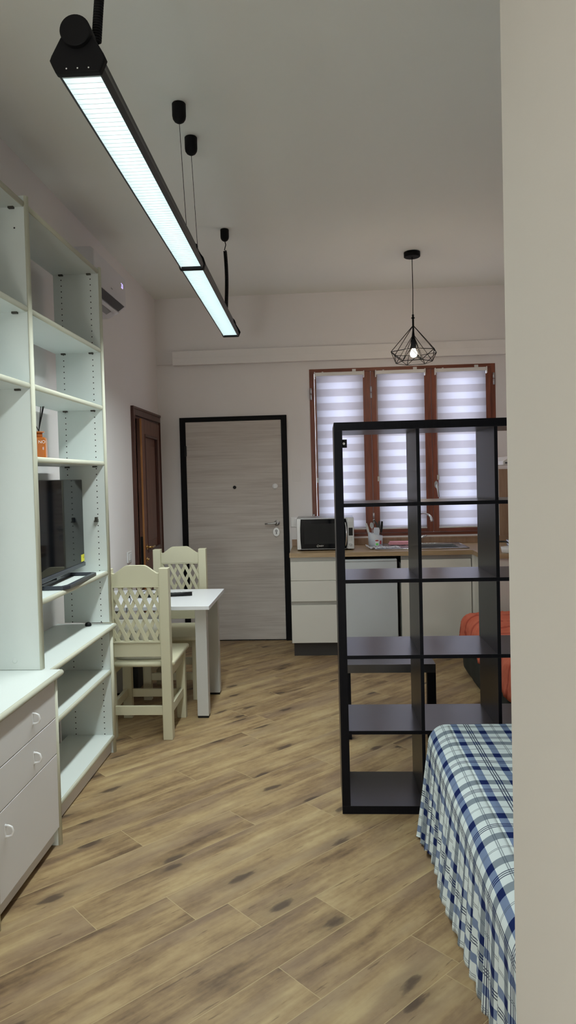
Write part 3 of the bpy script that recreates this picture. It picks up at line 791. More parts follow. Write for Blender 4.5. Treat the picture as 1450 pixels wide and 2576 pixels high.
# ------------------------------------------------------------------ cage pendant
def cage_lamp():
    X, Y = .742, 5.72
    r = thing('cage_pendant_lamp', 'black wire diamond cage pendant with one glowing bulb', 'pendant lamp', (X, Y, 2.44))
    MB().lathe([(.058,-.040),(.0635,-.036),(.0635,-.002),(.060,-.0005)], (X, Y, ZC), 32).build('ceiling_canopy', M['blackm'], r)
    MB().tube([(X, Y, ZC-.038), (X+.001, Y, 3.0), (X-.002, Y, 2.83)], .003, 8).build('cord', M['blackm'], r)
    MB().cyl((X-.002, Y, 2.83), (X-.002, Y, 2.63), .0075, 14).cyl((X-.002, Y, 2.80), (X-.002, Y, 2.806), .014, 14).build('stem', M['blackm'], r)
    MB().lathe([(.018,2.565),(.0205,2.57),(.0205,2.628),(.016,2.634)], (X-.002, Y, 0), 20).build('socket', M['lampgrey'], r)
    pr = []
    for i in range(13):
        t = PI*i/12; pr.append((max(.001, .029*math.sin(t)), 2.522-.029*math.cos(t)))
    MB().lathe([(p[0], p[1]) for p in pr[:10]]+[(.016,2.556),(.014,2.566)], (X-.002, Y, 0), 24).build('bulb', M['bulb'], r)
    zu, zl, ru, rl = 2.535, 2.455, .192, .142; n = 6; ap = Vector((X-.002, Y, 2.745)); ph = math.radians(16)
    U = [Vector((X+ru*math.cos(ph+2*PI*i/n), Y+ru*math.sin(ph+2*PI*i/n), zu)) for i in range(n)]
    Lw = [Vector((X+rl*math.cos(ph+2*PI*(i+.5)/n), Y+rl*math.sin(ph+2*PI*(i+.5)/n), zl)) for i in range(n)]
    b = MB(); w = .0029
    for i in range(n):
        b.cyl(ap+(U[i]-ap).normalized()*.01, U[i], w, 7); b.cyl(U[i], U[(i+1)%n], w, 7); b.cyl(U[i], Lw[i], w, 7); b.cyl(Lw[i], U[(i+1)%n], w, 7); b.cyl(Lw[i], Lw[(i+1)%n], w, 7)
        b.cyl(ap-Vector((0,0,.07)), Lw[i], w*.9, 7)
    b.build('wire_cage', M['blackm'], r)
cage_lamp()

# ------------------------------------------------------------------ chairs
def make_chair():
    r = thing('dining_chair', 'cream wooden chair with lattice back, nearer one seen from behind', 'chair', (-1.150, 4.237, 0), 'cream lattice-back chairs at white table')
    o = list(r['_o']); r['_o'] = [0,0,0]
    hw = .205; pw = .058; pd = .062
    for s in (-1, 1):
        xa, xb = sorted((s*hw, s*(hw-pw)))
        MB().box(xa, 0, 0, xb, pd, 1.045).build('leg', M['cream'], r, .003)
        xa, xb = sorted((s*(hw+.005), s*(hw-.055)))
        MB().box(xa, .40, 0, xb, .445, .442).build('leg', M['cream'], r, .003)
        xa, xb = sorted((s*(hw-.008), s*(hw-.032)))
        MB().box(xa, pd, .148, xb, .40, .200).build('stretcher', M['cream'], r, .002)
        MB().box(xa, pd, .375, xb, .40, .442).build('apron', M['cream'], r, .002)
    iw = hw-pw
    MB().box(-iw, .016, .148, iw, .038, .203).build('stretcher', M['cream'], r, .002)
    MB().box(-iw-.003, .41, .140, iw+.003, .432, .192).build('stretcher', M['cream'], r, .002)
    MB().box(-iw-.003, .41, .375, iw+.003, .432, .442).build('apron', M['cream'], r, .002)
    MB().box(-iw, .020, .505, iw, .042, .592).build('back_rail', M['cream'], r, .002)
    # curved crest
    top = []
    for i in range(41):
        x = -iw+2*iw*i/40; t = min(1, max(0, (iw-abs(x)-.008)/(iw*.62))); t = t*t*(3-2*t)
        top.append((x, 1.018+.046*t-.004*math.sin(PI*min(1, max(0, (iw-abs(x))/.03)))))
    MB().prism([(-iw,.938),(iw,.938)]+top[::-1], (0,.018,0), (1,0,0), (0,0,1), (0,1,0), .026).build('crest_rail', M['cream'], r, .002)
    # lattice frame and slats
    b = MB()
    b.box(-iw, .012, .592, iw, .042, .602); b.box(-iw, .012, .930, iw, .042, .938); b.box(-iw, .012, .602, -iw+.008, .042, .930); b.box(iw-.008, .012, .602, iw, .042, .930)
    b.build('lattice_frame', M['cream'], r, .001)
    z0, z1, tn = .602, .930, .49; H_ = z1-z0
    for sgn, y0, nm in ((1, .020, 0), (-1, .029, 1)):
        b = MB()
        for k in range(-6, 7):
            xt = k*.0585+(.016 if sgn > 0 else .030)*sgn
            q = [(xt-.0122, z1), (xt+.0122, z1), (xt+.0122+sgn*tn*H_, z0), (xt-.0122+sgn*tn*H_, z0)]
            q = cliprect(q, -iw+.008, z0, iw-.008, z1)
            if q: b.prism(q, (0, y0, 0), (1,0,0), (0,0,1), (0,1,0), .008)
        b.build('lattice', M['cream'], r, .0006, 1)
    # seat with rounded edges
    MB().box(-hw-.016, .045, .442, hw+.016, .525, .472).build('seat', M['cream'], r, .012, 4)
    MB().cyl((-iw, .034, .457), (iw, .034, .457), .0165, 16).build('seat_roll', M['cream'], r)
    r['_o'] = o
    return r
def dup(root, loc, rz, label):
    r = root.copy(); COL.objects.link(r); r.location = loc; r.rotation_euler.z = rz; r['label'] = label
    for ch in list(root.children):
        c = ch.copy(); COL.objects.link(c); c.parent = r
        for g in ch.children:
            d = g.copy(); COL.objects.link(d); d.parent = c
    return r
ch = make_chair()
dup(ch, (-1.112, 5.462, 0), PI, 'cream wooden chair with lattice back on far side of white table, facing us')

# table
t = thing('dining_table', 'small white rectangular table with grey-white legs between the chairs', 'table', (-1.16, 4.9, 0))
MB().box(-1.571, 4.525, .737, -.748, 5.235, .762).build('tabletop', M['tablewhite'], t, .0015)
for x0, x1 in ((-.862, -.787), (-1.565, -1.49)):
    for y0, y1 in ((4.632, 4.70), (5.142, 5.21)):
        l = MB().box(x0, y0, .014, x1, y1, .7365).build('leg', M['tableleg'], t, .002)
        MB().box(x0+.002, y0+.002, 0, x1-.002, y1-.002, .014).build('leg_pad', M['blackp'], l)
MB().box(-1.49, 4.65, .66, -.862, 4.668, .7365).build('apron', M['tableleg'], t, .001) if False else None
# folded umbrella on the table
zt = .7625
b = MB(); p = [(-1.31, 4.868), (-1.22, 4.888), (-1.12, 4.905), (-1.02, 4.925), (-.935, 4.945)]
b.tube([(x, y, zt+.0145) for x, y in p], [.012,.0135,.0125,.0145,.0145], 12)
um = tag(b.build('umbrella', M['blackp'], None, loc=(-1.12, 4.9, zt)), 'slim black folded object lying across the white table', 'umbrella')
b = MB()
for i in range(5):
    x = -1.10+i*.035; y = 4.905+(x+1.12)*.2; b.tube([(x, y-.006, zt+.0275), (x+.02, y+.001, zt+.0288), (x+.035, y-.003, zt+.0282)], .0014, 5)
b.build('pale_mark', M['alu'], um)  # thin pale marks along the top of the black object
b = MB().lathe([(.022,0),(.020,.012),(.010,.022),(.007,.030),(.002,.034)], (-1.385, 4.90, zt), 18)
pl = tag(b.build('plug_adapter', M['blackp'], None, loc=(-1.385, 4.9, zt)), 'small black cone-shaped plug beside the folded object on the table', 'adapter')
b = MB(); b.tube([(-1.365, 4.89, zt+.004), (-1.33, 4.80, zt+.003), (-1.30, 4.66, zt+.003), (-1.285, 4.54, zt+.003), (-1.283, 4.519, zt-.008), (-1.283, 4.519, zt-.07)], .0022, 6)
b.tube([(-1.29, 4.862, zt+.03), (-1.25, 4.88, zt+.05), (-1.19, 4.90, zt+.052), (-1.13, 4.91, zt+.028)], .002, 6)
b.tube([(-1.235, 4.85, zt+.004), (-1.20, 4.70, zt+.003), (-1.19, 4.54, zt+.003), (-1.188, 4.519, zt-.01), (-1.188, 4.519, zt-.05)], .0022, 6)
b.build('cable', M['blackp'], pl)
# canvas bag on the near chair seat
zc = .4725
pts = []
for i in range(28):
    a = 2*PI*i/28; c, s = math.cos(a), math.sin(a)
    pts.append((math.copysign(abs(c)**.35, c), math.copysign(abs(s)**.6, s)))
b = MB(); rows = []
for h, w, dp, oy in ((0,.150,.048,0), (.015,.158,.055,0), (.08,.160,.058,0), (.15,.158,.050,.0), (.21,.156,.030,.004), (.240,.155,.012,.008)):
    rows.append([(-1.158+p*w+.003*math.sin(9*p+h*40), 4.372+oy+q*dp, zc+h) for p, q in pts])
v = [p for R in rows for p in R]; f = []
for i in range(len(rows)-1):
    for j in range(28): f.append((i*28+j, i*28+(j+1)%28, (i+1)*28+(j+1)%28, (i+1)*28+j))
f += [list(range(28))[::-1], [(len(rows)-1)*28+j for j in range(28)]]
b.add(v, f, True)
bg = tag(b.build('tote_bag', M['bag'], None, loc=(-1.158, 4.372, zc)), 'off-white canvas bag with black line drawing on nearer chair seat', 'bag')
b = MB().prism([(-.153,0),(.153,0),(.150,.041),(-.152,.038)], (-1.158, 4.374, zc+.240), (1,0,0), (0,0,1), (0,1,0), .010)
b.build('top_band', M['bagband'], bg, .003)
b = MB(); y = 4.311
def ln(ps, w=.0018): b.tube([(x, y+(.003 if z > .66 else 0), z) for x, z in ps], w, 5)
ln([(-1.236,.655),(-1.245,.648),(-1.243,.640),(-1.234,.637)]); ln([(-1.212,.648),(-1.190,.628),(-1.180,.633),(-1.172,.650),(-1.185,.655)])
ln([(-1.228,.612),(-1.206,.607),(-1.214,.592),(-1.236,.598),(-1.228,.612)]); ln([(-1.160,.625),(-1.172,.600),(-1.176,.575)]); ln([(-1.155,.622),(-1.168,.596)])
ln([(-1.200,.598),(-1.215,.575),(-1.228,.560)])
b.prism([(-1.26,.540),(-1.225,.548),(-1.215,.525),(-1.255,.520)], (0, y-.001, 0), (1,0,0), (0,0,1), (0,-1,0), .001)
b.prism([(-1.205,.500),(-1.190,.548),(-1.165,.545),(-1.150,.500)], (0, y-.001, 0), (1,0,0), (0,0,1), (0,-1,0), .001)
b.build('line_drawing', M['black_ink'], bg)
# dark box under the table
b = MB().box(-1.570, 5.25, .001, -1.42, 5.50, .30)
bx = tag(b.build('storage_box', M['navybox'], None, .006, loc=(-1.49, 5.37, 0)), 'dark grey-blue box on floor under the table by left wall', 'box')
MB().box(-1.572, 5.247, .26, -1.418, 5.503, .31).build('lid', M['navybox'], bx, .003)

# light switches
r = thing('light_switch', 'white light switch plate on left wall before the wooden door', 'light switch', (XL, 5.66, .965), 'white switch plates')
MB().box(XL+.0005, 5.600, .920, XL+.011, 5.722, 1.008).build('plate', M['whitep'], r, .003)
for i in range(3): MB().box(XL+.011, 5.632+i*.022, .938, XL+.015, 5.651+i*.022, .990).build('rocker', M['whitep'], r, .001)
r = thing('light_switch', 'white light switch plate half hidden behind the microwave', 'light switch', (-.28, YB, 1.14), 'white switch plates')
MB().box(-.315, YB-.009, 1.095, -.195, YB-.0005, 1.188).build('plate', M['whitep'], r, .003)
MB().box(-.278, YB-.013, 1.112, -.235, YB-.009, 1.172).build('rocker', M['whitep'], r, .001)
b = MB().box(-.285, YB-.004, 1.535, -.205, YB, 1.645)
tag(b.build('cover_plate', M['stickgrey'], None, .001, loc=(-.245, YB, 1.59)), 'faint blank wall cover plate between entry door and window', 'cover plate')

# ------------------------------------------------------------------ kitchen
KF = 6.207
kd = thing('drawer_unit', 'white kitchen drawer unit with three drawers on a dark plinth', 'cabinet', (-.09, 6.5, 0))
MB().box(-.300, KF+.018, .121, .125, YB-.003, .8725).build('carcass', M['kwhite'], kd, .001)
MB().box(-.285, KF+.045, 0, .125, KF+.06, .120).build('plinth', M['plinth'], kd)
MB().box(-.300, KF+.010, .838, .125, KF+.0175, .8725).box(-.300, KF+.010, .456, .125, KF+.0175, .484).build('handle_channel', M['channel'], kd)
for z0, z1 in ((.669,.836), (.486,.666), (.122,.454)): MB().box(-.300, KF, z0, .125, KF+.0175, z1).build('drawer', M['kwhite'], kd, .002)
fr = thing('fridge', 'white undercounter fridge beneath the oak worktop', 'fridge', (.38, 6.5, 0))
MB().box(.140, KF+.055, .02, .622, YB-.05, .842).build('body', M['fridge'], fr, .004)
dr = MB().box(.138, KF+.004, .10, .625, KF+.050, .846).build('door', M['fridge'], fr, .006, 3)
MB().box(.138, KF+.002, .826, .625, KF+.0045, .829).build('trim_line', M['grey_ink'], dr)
MB().box(.150, KF+.06, 0, .612, KF+.10, .099).build('base', M['plinth'], fr)
b = MB().box(.150, KF+.02, .8465, .61, KF+.045, .853); b.build('top_hinge', M['blackp'], fr)
sk = thing('sink_cabinet', 'cream white sink cabinet with one wide door next to fridge', 'cabinet', (.96, 6.5, 0))
MB().box(.658, KF+.018, .121, 1.262, YB-.003, .80).build('carcass', M['kwhite'], sk, .001)
MB().box(.658, KF, .122, 1.256, KF+.0175, .836).build('door', M['kwhite'], sk, .002)
MB().box(.658, KF+.009, .838, 1.262, KF+.0175, .8725).build('handle_channel', M['channel'], sk)
MB().box(.658, KF+.045, 0, 1.262, KF+.06, .120).build('plinth', M['plinth'], sk)
cc = thing('corner_cabinet', 'cream white corner cabinet running along right wall', 'cabinet', (1.6, 6.2, 0))
MB().box(1.264, KF, .122, 1.30, KF+.0175, .8725).box(1.285, 5.87, .121, XR-.003, YB-.003, .8725).build('carcass', M['kwhite'], cc, .001)
MB().box(1.31, 5.88, 0, XR-.003, 6.7, .120).build('plinth', M['plinth'], cc)
# worktop (L shape with sink cut-out)
wt = MB(); z0, z1 = .873, .9105
wt.box(-.306, KF-.012, z0, .470, YB-.001, z1); wt.box(.470, KF-.012, z0, 1.268, 6.350, z1); wt.box(.470, 6.800, z0, 1.268, YB-.001, z1)
wt.box(1.268, 5.85, z0, XR-.001, YB-.001, z1)
wt = wt.build('kitchen_worktop', M['countertop'], None, loc=(.6, 6.5, z0)); tag(wt, 'light oak L-shaped kitchen worktop under the window', 'worktop')
b = MB().box(-.309, YB-.016, .911, 1.93, YB-.0015, .960); b.box(-.309, YB-.020, .960, 1.93, YB-.0015, .975)
tag(b.build('backsplash', M['splash'], None, .001, loc=(.6, YB, .911)), 'low wooden upstand strip along the back of kitchen worktop', 'backsplash')
b = MB().box(1.66, YB-.012, .976, XR-.001, YB-.0015, 1.60)
tag(b.build('splash_panel', M['splash'], None, loc=(1.8, YB, .976)), 'brown wood-look wall panel right of the window, mostly hidden', 'panel')
# sink
def sink():
    r = thing('sink', 'stainless steel sink with drainer set in oak worktop', 'sink', (.87, 6.56, .911))
    x0, x1, y0, y1, z = .450, 1.288, 6.330, 6.818, .9108
    bx0, bx1, by0, by1 = .86, 1.20, 6.39, 6.74
    b = MB(); h = .005
    b.box(x0, y0, z, bx0, y1, z+h); b.box(bx1, y0, z, x1-.02, y1, z+h); b.box(bx0, y0, z, bx1, by0, z+h); b.box(bx0, by1, z, bx1, y1, z+h)
    b.build('rim', M['steel'], r, .002)
    bm_ = MB(); t = .003; zb = z-.10
    bm_.box(bx0+t, by0+t, zb, bx1-t, by1-t, zb+t)
    bm_.box(bx0, by0, zb, bx0+t, by1, z); bm_.box(bx1-t, by0, zb, bx1, by1, z); bm_.box(bx0+t, by0, zb, bx1-t, by0+t, z); bm_.box(bx0+t, by1-t, zb, bx1-t, by1, z)
    bm_.build('bowl', M['steel'], r)
    b = MB()
    for i in range(6): b.box(.50+i*.05, 6.42, z+h, .512+i*.05, 6.72, z+h+.003)
    b.build('drainer', M['steel'], r, .001)
    # edge ring
    b = MB(); b.tube([(x0,y0,z+.006),(x1-.02,y0,z+.006),(x1-.02,y1,z+.006),(x0,y1,z+.006)], .005, 8, closed=True); b.build('rim_bead', M['chrome'], r)
sink()
def faucet():
    X, Y, z = .872, 6.775, .916
    r = thing('faucet', 'chrome kitchen faucet with high curved spout behind sink', 'faucet', (X, Y, z))
    MB().lathe([(.026,0),(.026,.006),(.020,.012),(.018,.070),(.014,.082)], (X, Y, z), 22).build('body', M['chrome'], r)
    pts = [(X, Y, z+.08), (X, Y, z+.20)]
    for i in range(13):
        a = PI*i/12; pts.append((X+.062*(1-math.cos(a)), Y-.10*(1-math.cos(a))/2, z+.235+.055*math.sin(a)))
    pts.append((X+.128, Y-.102, z+.215))
    MB().tube(pts, [.010]*(len(pts)-3)+[.010,.012,.013], 14).build('spout', M['chrome'], r)
    MB().tube([(X+.014, Y-.01, z+.055), (X+.045, Y-.02, z+.066), (X+.085, Y-.03, z+.082)], [.014,.010,.008], 12).build('lever', M['chrome'], r)
faucet()
# utensil holder
def holder():
    X, Y, z = .468, 6.560, .9165
    r = thing('utensil_holder', 'pale plastic utensil holder with slanted rim on the drainer', 'utensil holder', (X, Y, z))
    n = 32; v = []; R, r2 = .066, .060
    top = lambda a: .120-.017*math.cos(a)   # slanted rim: higher on the left
    for rr in (R, r2):
        for j in range(n):
            a = 2*PI*j/n; v.append((X+rr*.97*math.cos(a), Y+rr*.97*math.sin(a), z+(0 if rr == R else .006)))
        for j in range(n):
            a = 2*PI*j/n; v.append((X+rr*math.cos(a), Y+rr*math.sin(a), z+top(a)))
    f = []
    for j in range(n):
        k = (j+1) % n
        f += [(j,k,n+k,n+j), (2*n+k,2*n+j,3*n+j,3*n+k), (n+j,n+k,3*n+k,3*n+j)]
    f += [list(range(n))[::-1], [2*n+j for j in range(n)]]
    h = MB().add(v, f, True).build('cup', M['holder'], r)
    def patch(a0, a1, z0, z1, mat, name, par, off=.0008):
        mb = MB(); k = 6; vv = []
        for i in range(k+1):
            a = a0+(a1-a0)*i/k
            for zz in (z0, z1): vv.append((X+(R+off)*math.cos(a), Y+(R+off)*math.sin(a), z+zz))
        mb.add(vv, [(2*i, 2*i+2, 2*i+3, 2*i+1) for i in range(k)]); mb.build(name, mat, par)
    dg = math.radians
    patch(dg(-96), dg(-66), .018, .075, M['whitep'], 'label', h); patch(dg(-92), dg(-72), .022, .040, M['green'], 'label_print', h, .0014); patch(dg(-94), dg(-70), .058, .070, M['redink'], 'label_print', h, .0014)
    patch(dg(-58), dg(-42), .030, .062, M['redink'], 'label_print', h)
    return X, Y, z
HX, HY, HZ_ = holder()
def utensil(name, label, dx, dy, tx, ty, L_, mat, kind, cat):
    b0 = Vector((HX+dx, HY+dy, HZ_+.010)); d = Vector((tx, ty, 1)).normalized(); b = MB(); tip = b0+d*L_
    side = Vector((1,0,0)); side = (side-d*side.dot(d)).normalized(); nn = d.cross(side)
    if kind == 'knife':
        b.tube([b0, b0+d*(L_-.10)], .003, 6); b.prism([(-.009,0),(.009,0),(.011,.06),(.008,.10),(-.008,.10),(-.010,.05)], b0+d*(L_-.10)-nn*.006, side, d, nn, .012)
    elif kind == 'spoon':
        b.tube([b0, b0+d*(L_-.05)], .003, 6)
        b.prism([(.017*math.sin(t)*(1 if 1 else 0), .028-.028*math.cos(t)) for t in [2*PI*i/18 for i in range(18)]], b0+d*(L_-.055), side, d, nn, .003)
    elif kind == 'spatula':
        b.tube([b0, b0+d*(L_-.075)], .004, 6); b.prism([(-.024,0),(.024,0),(.030,.05),(.022,.078),(-.022,.078),(-.030,.05)], b0+d*(L_-.078), side, d, nn, .003)
    elif kind == 'curved':
        b.tube([b0, b0+d*(L_*.55), b0+d*L_*.85-side*.012, b0+d*L_-side*.030, b0+d*(L_-.012)-side*.042], [.005,.008,.008,.007,.006], 8)
    o = b.build(name, mat, None, .001, loc=tuple(b0)); tag(o, label, cat, 'kitchen utensils in the pale holder')
utensil('fork', 'thin silver cutlery handle leaning leftmost in pale utensil holder', -.030, 0, -.25, 0, .215, M['steel'], 'knife', 'cutlery')
utensil('spoon', 'silver spoon standing bowl up in pale utensil holder', -.020, .01, -.05, .05, .215, M['chrome'], 'spoon', 'cutlery')
utensil('spatula', 'pale blue-grey plastic spatula in pale utensil holder', .004, -.02, .04, -.05, .170, M['holder'], 'spatula', 'utensil')
utensil('ladle', 'brown curved handle leaning left in pale utensil holder', .038, .005, -.06, 0, .238, M['clip'], 'curved', 'utensil')
utensil('kitchen_knife', 'dark knife handle standing upright in pale utensil holder, left of two', .026, .012, .06, 0, .228, M['clip'], 'knife', 'knife')
utensil('kitchen_knife', 'dark knife handle standing upright in pale utensil holder, right of two', .040, -.012, .10, 0, .226, M['blackp'], 'knife', 'knife')
# clear plastic wrapping and pink cloth
bm = bmesh.new(); nx, ny = 26, 14; rr = random.Random(3); g = []
for j in range(ny):
    row = []
    for i in range(nx):
        x = .372+.30*i/(nx-1)+rr.uniform(-.003,.003); y = 6.345+.16*j/(ny-1); e = max(0, 1-i/3)*.022
        row.append(bm.verts.new((x, y, .921+abs(rr.gauss(0,.0045))+e+.006*math.sin(i*.9+j*.7)**2)))
    g.append(row)
for j in range(ny-1):
    for i in range(nx-1): bm.faces.new([g[j][i], g[j][i+1], g[j+1][i+1], g[j+1][i]])
me = bpy.data.meshes.new('plastic_wrapping'); bm.to_mesh(me); bm.free(); me.materials.append(M['film'])
o = bpy.data.objects.new('plastic_wrapping', me); COL.objects.link(o); sd = o.modifiers.new('t', 'SOLIDIFY'); sd.thickness = .001
tag(o, 'crumpled clear plastic wrapping on worktop in front of utensil holder', 'plastic wrapping')
b = MB()
for k in range(3): b.box(.600+.006*k, 6.66+.004*k, .9225+k*.009, .800-.005*k, 6.765, .9305+k*.009)
tag(b.build('dishcloth', M['pink'], None, .0035, 3, loc=(.7, 6.7, .922)), 'folded pink dishcloth lying behind the sink drainer', 'cloth')
# microwave
def microwave():
    Y0, z = 6.372, .9108
    r = thing('microwave', 'silver microwave oven with black glass door on oak worktop', 'microwave', (.01, 6.5, z))
    x0, x1, z0, z1 = -.243, .267, z+.012, 1.203
    MB().box(x0, Y0+.022, z0, x1, 6.73, z1).build('body', M['alu'], r, .006, 3)
    b = MB()
    for x in (x0+.04, x1-.04):
        for y in (Y0+.06, 6.68): b.cyl((x, y, z), (x, y, z0+.002), .014, 12)
    b.build('foot', M['blackp'], r)
    MB().box(x0, Y0, z0, x0+.040, Y0+.0215, z1-.004).box(x0+.040, Y0, z0, .195, Y0+.0215, z0+.006).box(x0+.040, Y0, z1-.011, .195, Y0+.0215, z1-.004).build('door_surround', M['alu'], r, .004, 3)
    d = MB().prism([(x0+.036, z0+.0065), (.198, z0+.0065), (.204, z0+.04), (.207, (z0+z1)/2), (.204, z1-.05), (.196, z1-.0115), (x0+.036, z1-.0115), (x0+.030, (z0+z1)/2+.05), (x0+.030, (z0+z1)/2-.05)], (0, Y0-.004, 0), (1,0,0), (0,0,1), (0,1,0), .022).build('door', M['tv'], r, .002)
    MB().box(x0+.066, Y0-.0046, z0+.05, .170, Y0-.0041, z1-.05).build('door_window', M['blackp'], d)
    b = MB(); hp = []
    for i in range(13):
        t = i/12; hp.append((.190+.009*math.sin(PI*t), Y0-.012-.012*math.sin(PI*t), z0+.030+(z1-z0-.07)*t))
    b.tube(hp, [.004+.0035*math.sin(PI*i/12) for i in range(13)], 10); b.build('handle', M['chrome'], d)
    b = MB(); o = (-.070, Y0-.0048, z0+.028)
    add_text(b, 'C', .025, (-.070, Y0-.0048, z0+.0240), (1,0,0), (0,0,1), .3); add_text(b, 'ANDY', .0165, (-.0535, Y0-.0048, z0+.0262), (1,0,0), (0,0,1), .3)
    b.build('lettering', M['white_ink'], d)
    c = MB().box(.209, Y0, z0, x1, Y0+.0215, z1-.004).build('control_panel', M['alu'], r, .003)
    MB().box(.219, Y0-.0012, 1.042, .256, Y0+.0005, 1.112).build('display', M['blackp'], c, .001)
    b = MB()
    for i in range(4):
        for j in range(3): b.box(.219+j*.0135, Y0-.0008, 1.122+i*.012, .227+j*.0135, Y0+.0005, 1.1245+i*.012)
    for i in range(4): b.box(.219, Y0-.0008, .998+i*.010, .228, Y0+.0005, 1.0+i*.010); b.box(.236, Y0-.0008, .998+i*.010, .252, Y0+.0005, 1.0+i*.010)
    b.build('button', M['grey_ink'], c)
    MB().lathe([(.014,0),(.0135,.014),(.011,.016)], (.2345, Y0, z0+.040), 24, 'y').build('knob', M['chrome'], c)
microwave()
# hood and small things at the right, seen in a sliver
hd = thing('cooker_hood', 'white cooker hood with a dark slot on right wall, only a sliver seen', 'cooker hood', (1.7, 6.1, 1.62))
MB().prism([(1.455,1.630),(XR-.001,1.630),(XR-.001,1.72),(1.52,1.70),(1.455,1.66)], (0,5.86,0), (1,0,0), (0,0,1), (0,1,0), .55).build('body', M['whitep'], hd, .003)
MB().box(1.470, 5.858, 1.640, 1.60, 5.8605, 1.652).build('slot', M['acdark'], hd)
b = MB().lathe([(.08,0),(.085,.005),(.088,.09),(.084,.09),(.080,.012),(.001,.010)], (1.62, 6.10, .911), 24); pn = b.build('saucepan', M['steel'], None, loc=(1.62, 6.1, .911))
tag(pn, 'steel saucepan with brown handle on worktop near right wall', 'saucepan'); MB().tube([(1.535, 6.10, .985), (1.50, 6.06, .992), (1.42, 5.98, 1.0)], .008, 8).build('handle', M['clip'], pn)
b = MB().lathe([(.045,0),(.050,.004),(.058,.05),(.054,.05),(.046,.008),(.001,.006)], (1.50, 5.93, .911), 24)
tag(b.build('bowl', M['whitep'], None, loc=(1.5, 5.93, .911)), 'small white bowl at the near end of right kitchen worktop', 'bowl')

# ------------------------------------------------------------------ black cube shelving
SX, SY, SYB = .056, 3.294, 3.684
def cube_shelf():
    r = thing('cube_shelf', 'tall black-brown open cube shelving unit used as room divider', 'shelving', (.98, 3.49, 0))
    t, th, cell = .038, .0155, .3352; Wd = 2*t+5*cell+4*th; Ht = 1.82
    X1 = SX+Wd
    ms = [M['kall'], M['kallf'], M['kalls']]
    def bd(name, *a):
        b = MB().box(*a); o = b.build(name, ms, r, .0006, 1)
        for p in o.data.polygons:
            if p.normal.y < -.9: p.material_index = 1
            elif abs(p.normal.x) > .9: p.material_index = 2
        return o
    bd('top_board', SX, SY, Ht-t, X1, SYB, Ht); bd('bottom_board', SX, SY, 0, X1, SYB, t)
    bd('side_panel', SX, SY, t, SX+t, SYB, Ht-t); bd('side_panel', X1-t, SY, t, X1, SYB, Ht-t)
    hz = (Ht-2*t-5*cell)/4
    for i in range(1, 5):
        z = t+i*cell+(i-1)*hz; bd('shelf', SX+t, SY+.002, z, X1-t, SYB-.002, z+hz)
    for i in range(1, 5):
        x = SX+t+i*cell+(i-1)*th
        for k in range(5):
            z = t+k*(cell+hz); bd('divider', x, SY+.002, z, x+th, SYB-.002, z+cell)
    b = MB()
    k = 20; zc, xc = 1.723, .1005
    q = [(.0942,1.704),(.1150,1.704),(.1150,1.742),(.0942,1.742)]
    b.prism(q, (0, SY+.014, 0), (1,0,0), (0,0,1), (0,1,0), .002)
    b.mat(1).lathe([(.0058,0),(.0058,.001)], (xc, SY+.0139, zc), 16, 'y')
    b.build('wall_bracket', [M['blackm'], M['whitep']], r)
cube_shelf()
# coffee table
ct = thing('coffee_table', 'low square black coffee table behind the black cube shelving', 'coffee table', (.37, 4.5, 0))
cx0, cx1, cy0, cy1 = .088, .640, 4.235, 4.787
MB().box(cx0, cy0, .400, cx1, cy1, .450).build('tabletop', M['kall'], ct, .001)
for x in (cx0, cx1-.05):
    for y in (cy0, cy1-.05): MB().box(x, y, .0005, x+.05, y+.05, .3998).build('leg', M['kallf'], ct, .001)

# ------------------------------------------------------------------ daybed with orange throw
def soft_block(x0, x1, y0, y1, z0, z1, rad, n=26, wr=.006, seed=1, slope=0):
    """rounded cushion-like block with slight waves"""
    import mathutils.noise as mn
    bm = bmesh.new()
    bmesh.ops.create_cube(bm, size=1); bmesh.ops.subdivide_edges(bm, edges=bm.edges[:], cuts=n, use_grid_fill=True)
    cx, cy, cz = (x0+x1)/2, (y0+y1)/2, (z0+z1)/2; hx, hy, hz = (x1-x0)/2, (y1-y0)/2, (z1-z0)/2
    for v in bm.verts:
        p = Vector((v.co.x*2*hx, v.co.y*2*hy, v.co.z*2*hz))
        q = Vector((max(-hx+rad, min(hx-rad, p.x)), max(-hy+rad, min(hy-rad, p.y)), max(-hz+rad, min(hz-rad, p.z))))
        dlt = p-q
        if dlt.length > 1e-6: p = q+dlt.normalized()*min(rad, dlt.length*1.0 if dlt.length < rad else rad)
        w = mn.noise(Vector((p.x*6+seed, p.y*6, p.z*6)))*wr
        nrm = dlt.normalized() if dlt.length > 1e-6 else Vector((0,0,0))
        v.co = Vector((cx, cy, cz))+p+nrm*w
    for f in bm.faces: f.smooth = True
    return bm
def bm_obj(bm, name, mat, parent=None, loc=(0,0,0)):
    o0 = Vector(parent['_o']) if parent is not None else Vector(loc)
    for v in bm.verts: v.co -= o0
    me = bpy.data.meshes.new(name); bm.to_mesh(me); bm.free(); me.materials.append(mat)
    o = bpy.data.objects.new(name, me); COL.objects.link(o); o['_o'] = list(o0)
    if parent is not None: o.parent = parent
    else: o.location = loc
    return o
db = thing('daybed', 'low dark upholstered daybed along right wall under orange throw', 'daybed', (1.5, 4.9, 0))
bm_obj(soft_block(1.075, XR-.02, 3.82, 5.74, .004, .235, .06, wr=.012), 'base', M['daybase'], db)
bm_obj(soft_block(1.085, XR-.02, 3.83, 5.73, .2355, .455, .09, wr=.01, seed=4), 'mattress', M['daybase'], db)
